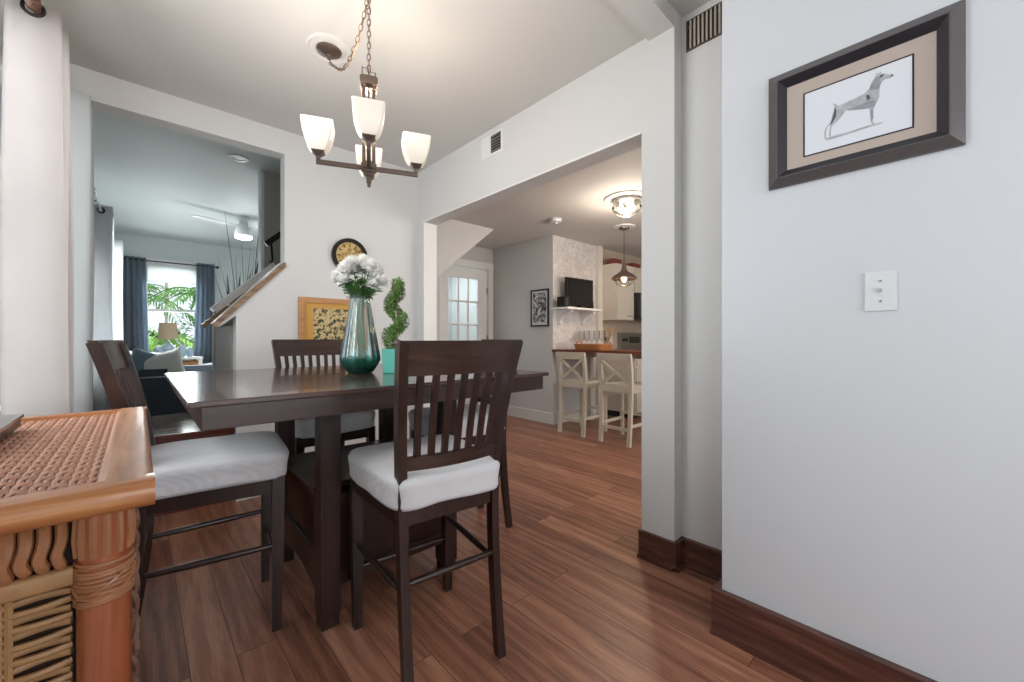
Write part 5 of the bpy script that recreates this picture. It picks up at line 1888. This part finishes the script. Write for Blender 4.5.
# counter-top things
ty = thing('wicker_tray', 'orange wicker tray with loop handle on the breakfast bar', 'tray', (4.10, 2.95, 0.9625))
bm = B()
for k in range(5):
    w_, l_ = 0.13 + 0.004 * k, 0.20 + 0.004 * k
    pts = [(x_ * w_, y_ * l_, 0.008 + k * 0.014) for x_, y_, _ in [(math.copysign(abs(math.cos(a)) ** 0.4, math.cos(a)), math.copysign(abs(math.sin(a)) ** 0.4, math.sin(a)), 0) for a in [2 * PI * j / 40 + 0.01 for j in range(40)]]]
    add_tube(bm, pts, 0.008, 6, closed=True)
add_box(bm, -0.125, 0.125, -0.195, 0.195, 0.001, 0.008)
obj('body', bm, M['wicker_orange'], ty, True)
for s in (-1, 1):
    bm = B()
    add_tube(bm, smoothpath([(-0.06, s * 0.212, 0.05), (-0.05, s * 0.218, 0.085), (0, s * 0.22, 0.10), (0.05, s * 0.218, 0.085), (0.06, s * 0.212, 0.05)], 4), 0.007, 6)
    obj('handle', bm, M['wicker_orange'], ty, True)
def wineglass():
    bm = B()
    add_lathe(bm, [(0.032, 0), (0.031, 0.003), (0.005, 0.007), (0.0035, 0.02), (0.0035, 0.10), (0.018, 0.115), (0.036, 0.15), (0.038, 0.19), (0.032, 0.24),
                   (0.030, 0.24), (0.036, 0.19), (0.034, 0.152), (0.016, 0.119), (0.001, 0.113)], n=20, cap1=False)
    return bm
g0 = None
k = 0
gl = [(4.34, 3.31, 'back left in the row'), (4.34, 3.23, 'second from the left'), (4.34, 3.15, 'third from the left'), (4.34, 3.07, 'fourth from the left'), (4.34, 2.99, 'fifth from the left, over the tray'), (4.34, 2.91, 'rightmost in the row')]
for (gx, gy, wh) in gl:
    if g0 is None:
        o = g0 = obj('wine_glass', wineglass(), M['glassware'], None, True)
    else:
        o = g0.copy(); COL.objects.link(o)
    o.location = (gx, gy, 0.9625)
    tag(o, 'clear stemmed glass behind the wicker tray, %s' % wh, 'glass', 'glasses on the breakfast bar')
cp = thing('utensil_crock', 'grey stone crock of wooden utensils on the breakfast bar', 'crock', (4.41, 2.80, 0.9625))
cp.location = (4.42, 2.92 - 0.07, 0.9625)
cp.location = (4.47, 2.97, 0.9625)
bm = B(); add_lathe(bm, [(0.052, 0), (0.056, 0.01), (0.058, 0.155), (0.052, 0.16), (0.050, 0.03), (0.001, 0.028)], n=24, cap1=False)
obj('jar', bm, M['crock'], cp, True)
for k, (a, l) in enumerate(((-0.3, 0.27), (0.1, 0.25), (0.35, 0.28), (-0.1, 0.29))):
    u = thing('wooden_spoon', ['wooden spoon leaning left in the crock', 'short wooden spoon in middle of the crock', 'wooden spoon leaning right in the crock', 'tall wooden spoon at back of the crock'][k], 'spoon', (cp.location.x, cp.location.y, 0.993), 0, 'utensils in the crock')
    bm = B()
    top = Vector((math.sin(a) * l * 0.45, -math.sin(a) * l * 0.45, l * 0.93))
    add_tube(bm, [(-top.x * 0.3, -top.y * 0.3, 0.004), top * 0.75], 0.0045, 6)
    obj('handle', bm, M['utensil'], u, True)
    bm = B()
    bmesh.ops.create_uvsphere(bm, u_segments=10, v_segments=6, radius=1)
    bmesh.ops.scale(bm, vec=(0.020, 0.008, 0.034), verts=bm.verts)
    bmesh.ops.translate(bm, vec=top * 0.86, verts=bm.verts)
    obj('bowl', bm, M['utensil'], u, True)

# bar stools
def make_stool(label):
    """local +y is the facing direction"""
    t = thing('bar_stool', label, 'stool', (0, 0, 0), 0, 'white X-back bar stools at the breakfast bar')
    W_ = M['stool_white']
    for s in (-1, 1):
        bm = B()
        add_sweep(bm, smoothpath([(s * 0.170, -0.225, 0), (s * 0.172, -0.20, 0.3), (s * 0.176, -0.19, 0.6), (s * 0.184, -0.215, 0.80), (s * 0.190, -0.245, 0.925)], 3), 0.038, 0.036)
        obj('rear_leg', bm, W_, t, True, 0.003)
        bm = B()
        add_sweep(bm, [(s * 0.172, 0.205, 0), (s * 0.176, 0.195, 0.58)], [0.032, 0.038], [0.032, 0.038])
        obj('front_leg', bm, W_, t, False, 0.003)
        bm = B(); add_bar(bm, (s * 0.172, -0.20, 0.20), (s * 0.174, 0.20, 0.20), 0.018, 0.032)
        obj('stretcher', bm, W_, t)
    bm = B(); add_bar(bm, (-0.17, 0.203, 0.26), (0.17, 0.203, 0.26), 0.02, 0.032)
    obj('stretcher', bm, W_, t)
    bm = B(); add_bar(bm, (-0.17, -0.207, 0.165), (0.17, -0.207, 0.165), 0.02, 0.032)
    obj('stretcher', bm, W_, t)
    bm = B(); add_box(bm, -0.17, 0.17, -0.20, 0.205, 0.535, 0.588)
    obj('seat_frame', bm, W_, t, bevel=0.003)
    bm = B(); add_box(bm, -0.197, 0.197, -0.165, 0.225, 0.589, 0.612)
    obj('seat', bm, W_, t, bevel=0.006)
    bm = B()
    add_box(bm, -0.157, 0.157, -0.205, -0.18, 0.545, 0.62)
    obj('lower_back_rail', bm, W_, t, bevel=0.002)
    bm = B()
    N = 12
    rings = []
    for i in range(N + 1):
        u = -1 + 2 * i / N
        y0 = -0.232 - 0.018 * (1 - u * u)
        rings.append([bm.verts.new((u * 0.205, y0 - 0.010 + dy, z)) for dy, z in ((0, 0.865), (0.022, 0.865), (0.012, 0.945), (-0.010, 0.945))])
    for r0, r1 in zip(rings, rings[1:]):
        for k in range(4):
            bm.faces.new((r0[k], r0[(k + 1) % 4], r1[(k + 1) % 4], r1[k]))
    bm.faces.new(rings[0][::-1]); bm.faces.new(rings[-1])
    obj('top_rail', bm, W_, t, True, 0.002)
    for s in (-1, 1):
        bm = B(); add_bar(bm, (-0.168 * s, -0.192, 0.625), (0.172 * s, -0.230, 0.87), 0.026, 0.022, up=(0, 1, 0))
        obj('cross_bar', bm, W_, t)
    return t
s1 = make_stool('white X-back bar stool on the left, under the television')
s1.location = (3.862, 2.925, 0)
s1.rotation_euler = (0, 0, R(-90))
dup(s1, (3.862, 2.352, 0), R(-90), 'white X-back bar stool on the right, cut off by the opening edge')

# pendant, flush light, smoke detector
pd = thing('pendant_lamp', 'bronze barn-style pendant lamp with wire cage over the breakfast bar', 'pendant lamp', (4.235, 2.605, 2.43))
bm = B(); add_lathe(bm, [(0.13, 0), (0.125, -0.012), (0.08, -0.016), (0.002, -0.016)], n=32)
obj('ceiling_plate', bm, M['white_trim'], pd, True)
bm = B(); add_lathe(bm, [(0.062, -0.0165), (0.058, -0.03), (0.01, -0.034)], n=24)
obj('canopy', bm, M['bronze'], pd, True)
bm = B(); add_tube(bm, [(0, 0, -0.03), (0, 0, -0.46)], 0.004, 6)
obj('cord', bm, M['black_plastic'], pd)
bm = B(); add_lathe(bm, [(0.012, -0.43), (0.02, -0.45), (0.03, -0.50), (0.04, -0.53), (0.095, -0.565), (0.145, -0.605), (0.15, -0.625), (0.142, -0.62), (0.09, -0.575), (0.03, -0.545), (0.001, -0.54)], n=32, cap1=False)
obj('metal_shade', bm, M['bronze'], pd, True)
bm = B()
for k in range(8):
    a = 2 * PI * k / 8
    add_tube(bm, smoothpath([(0.115 * math.cos(a), 0.115 * math.sin(a), -0.615), (0.105 * math.cos(a), 0.105 * math.sin(a), -0.66), (0.06 * math.cos(a), 0.06 * math.sin(a), -0.70), (0.0, 0.0, -0.71)], 3), 0.0022, 5)
for r_, z_ in ((0.113, -0.635), (0.09, -0.685)):
    add_tube(bm, [(r_ * math.cos(2 * PI * j / 24), r_ * math.sin(2 * PI * j / 24), z_) for j in range(24)], 0.0022, 5, closed=True)
obj('wire_cage', bm, M['metal_dark'], pd)
bm = B(); add_lathe(bm, [(0.012, -0.55), (0.016, -0.575), (0.032, -0.61), (0.030, -0.635), (0.012, -0.655), (0.001, -0.657)], n=16)
obj('light_bulb', bm, M['bulb'], pd, True)
light('pendant_glow', 'POINT', (4.235, 2.605, 1.74), 5, (1.0, 0.72, 0.42), radius=0.05)

fl = thing('flush_ceiling_light', 'round flush ceiling light with clear glass and bulbs in the kitchen', 'ceiling light', (3.40, 2.06, 2.43))
bm = B(); add_lathe(bm, [(0.215, 0), (0.21, -0.012), (0.18, -0.018), (0.165, -0.010), (0.15, -0.018), (0.14, -0.015), (0.001, -0.015)], n=48)
obj('medallion', bm, M['white_trim'], fl, True)
bm = B(); add_lathe(bm, [(0.135, -0.0155), (0.135, -0.045), (0.118, -0.05), (0.001, -0.05)], n=40)
obj('metal_pan', bm, M['steel'], fl, True)
bm = B(); add_lathe(bm, [(0.125, -0.052), (0.135, -0.09), (0.115, -0.135), (0.06, -0.165), (0.001, -0.17)], n=40, cap0=False, cap1=False)
obj('glass_bowl', bm, M['fixture_glass'], fl, True)
bm = B()
for k in range(6):
    a = 2 * PI * k / 6
    add_tube(bm, smoothpath([(0.127 * math.cos(a), 0.127 * math.sin(a), -0.05), (0.137 * math.cos(a), 0.137 * math.sin(a), -0.09), (0.117 * math.cos(a), 0.117 * math.sin(a), -0.137), (0.06 * math.cos(a), 0.06 * math.sin(a), -0.167), (0.0, 0.0, -0.178)], 3), 0.003, 5)
obj('metal_rib', bm, M['steel'], fl)
for k in range(3):
    a = 2 * PI * k / 3 + 0.4
    bm = B(); add_lathe(bm, [(0.012, -0.051), (0.014, -0.07), (0.028, -0.10), (0.026, -0.125), (0.010, -0.138), (0.001, -0.14)], (0.058 * math.cos(a), 0.058 * math.sin(a), 0), n=14)
    obj('light_bulb', bm, M['bulb'], fl, True)
light('flush_glow', 'POINT', (3.40, 2.06, 2.2), 22, (1.0, 0.86, 0.72), radius=0.08)
sm = thing('smoke_detector', 'white round smoke detector on the kitchen ceiling', 'smoke detector', (3.41, 2.96, 2.43))
bm = B(); add_lathe(bm, [(0.068, 0), (0.068, -0.015), (0.060, -0.035), (0.03, -0.04), (0.001, -0.04)], n=28)
obj('housing', bm, M['plastic_white'], sm, True)
bm = B(); add_lathe(bm, [(0.022, -0.0405), (0.018, -0.052), (0.001, -0.053)], n=16)
obj('sensor', bm, M['plastic_white'], sm, True)

# ================================================================== GARDEN BEYOND THE LIVING ROOM WINDOW
tag(obj('lawn', boxb(-6, 8, 8.6, 18, -0.3, -0.15), M['lawn'], None), 'green lawn outside the living room window', 'lawn', kind='stuff')
rnd = random.Random(77)
def palm(x, y, h, n, L, mat, label):
    r = thing('palm_tree', label, 'tree', (x, y, -0.15), 0, 'palms outside the window')
    bm = B(); add_tube(bm, [(0, 0, 0), (0.03, 0, h * 0.5), (0, 0, h)], [0.07, 0.055, 0.05], 8)
    obj('trunk', bm, M['bark'], r, True)
    for k in range(n):
        a = 2 * PI * k / n + rnd.uniform(-0.2, 0.2)
        el = rnd.uniform(0.1, 1.0)
        bm = B()
        pts = []
        for j in range(8):
            t = j / 7
            pts.append(Vector((math.cos(a) * L * t * math.cos(el * (1 - t * 0.3)), math.sin(a) * L * t * math.cos(el * (1 - t * 0.3)), h + L * (math.sin(el) * t - 0.75 * t * t))))
        add_tube(bm, pts, 0.008, 4)
        for j in range(1, 8):
            for s in (-1, 1):
                for q in range(2):
                    p = pts[j - 1].lerp(pts[j], q / 2)
                    d = (pts[j] - pts[j - 1]).normalized() + Vector((-math.sin(a), math.cos(a), -0.3)) * s * 0.9
                    leafquad(bm, p, d, Vector((0, 0, 1)), 0.26 * L, 0.035, 0, 0.3)
        obj('frond', bm, mat, r)
palm(0.15, 10.2, 1.1, 11, 1.1, M['garden_light'], 'low bright palm right behind the lamp, outside the window')
palm(1.25, 12.2, 2.2, 11, 1.2, M['garden'], 'taller palm at right of the window view')
palm(0.0, 13.4, 2.3, 11, 1.1, M['garden'], 'palm at left of the window view')
def bush(x, y, w, h, n, mat, label):
    bm = B()
    for k in range(n):
        d = Vector((rnd.gauss(0, 1), rnd.gauss(0, 1), rnd.gauss(0, 1))).normalized() * rnd.uniform(0.6, 1)
        p = Vector((d.x * w, d.y * w * 0.6, h / 2 + d.z * h / 2))
        leafquad(bm, p, d + Vector((rnd.uniform(-.5, .5), rnd.uniform(-.5, .5), rnd.uniform(-.5, .5))), Vector((0, 0, 1)), rnd.uniform(0.10, 0.2), 0.07, 0, 0.2)
    add_tube(bm, [(0, 0, 0), (0, 0, h * 0.6)], 0.03, 6)
    tag(obj('garden_shrub', bm, mat, None, loc=(x, y, -0.15)), label, 'shrub', 'shrubs outside the window')
bush(0.45, 14.8, 1.0, 1.5, 900, M['garden'], 'low dark green shrub in middle of the window view')
bush(-0.5, 16.2, 0.9, 2.3, 900, M['garden_light'], 'light green shrub at left of the window view')
bush(1.7, 16.0, 0.9, 2.6, 1000, M['garden'], 'tall green shrub at right of the window view')
for tx, ty_ in ((0.12, 17.2), (0.65, 17.4)):
    bm = B(); add_tube(bm, [(0, 0, 0), (0.05, 0, 2.5), (0.0, 0, 5.0)], [0.05, 0.045, 0.04], 8)
    tag(obj('tree_trunk', bm, M['bark'], None, True, loc=(tx, ty_, -0.15)), '%s of two pale slender trunks beyond the garden shrubs' % ('left' if tx < 0.3 else 'right'), 'tree', 'trunks outside the window')
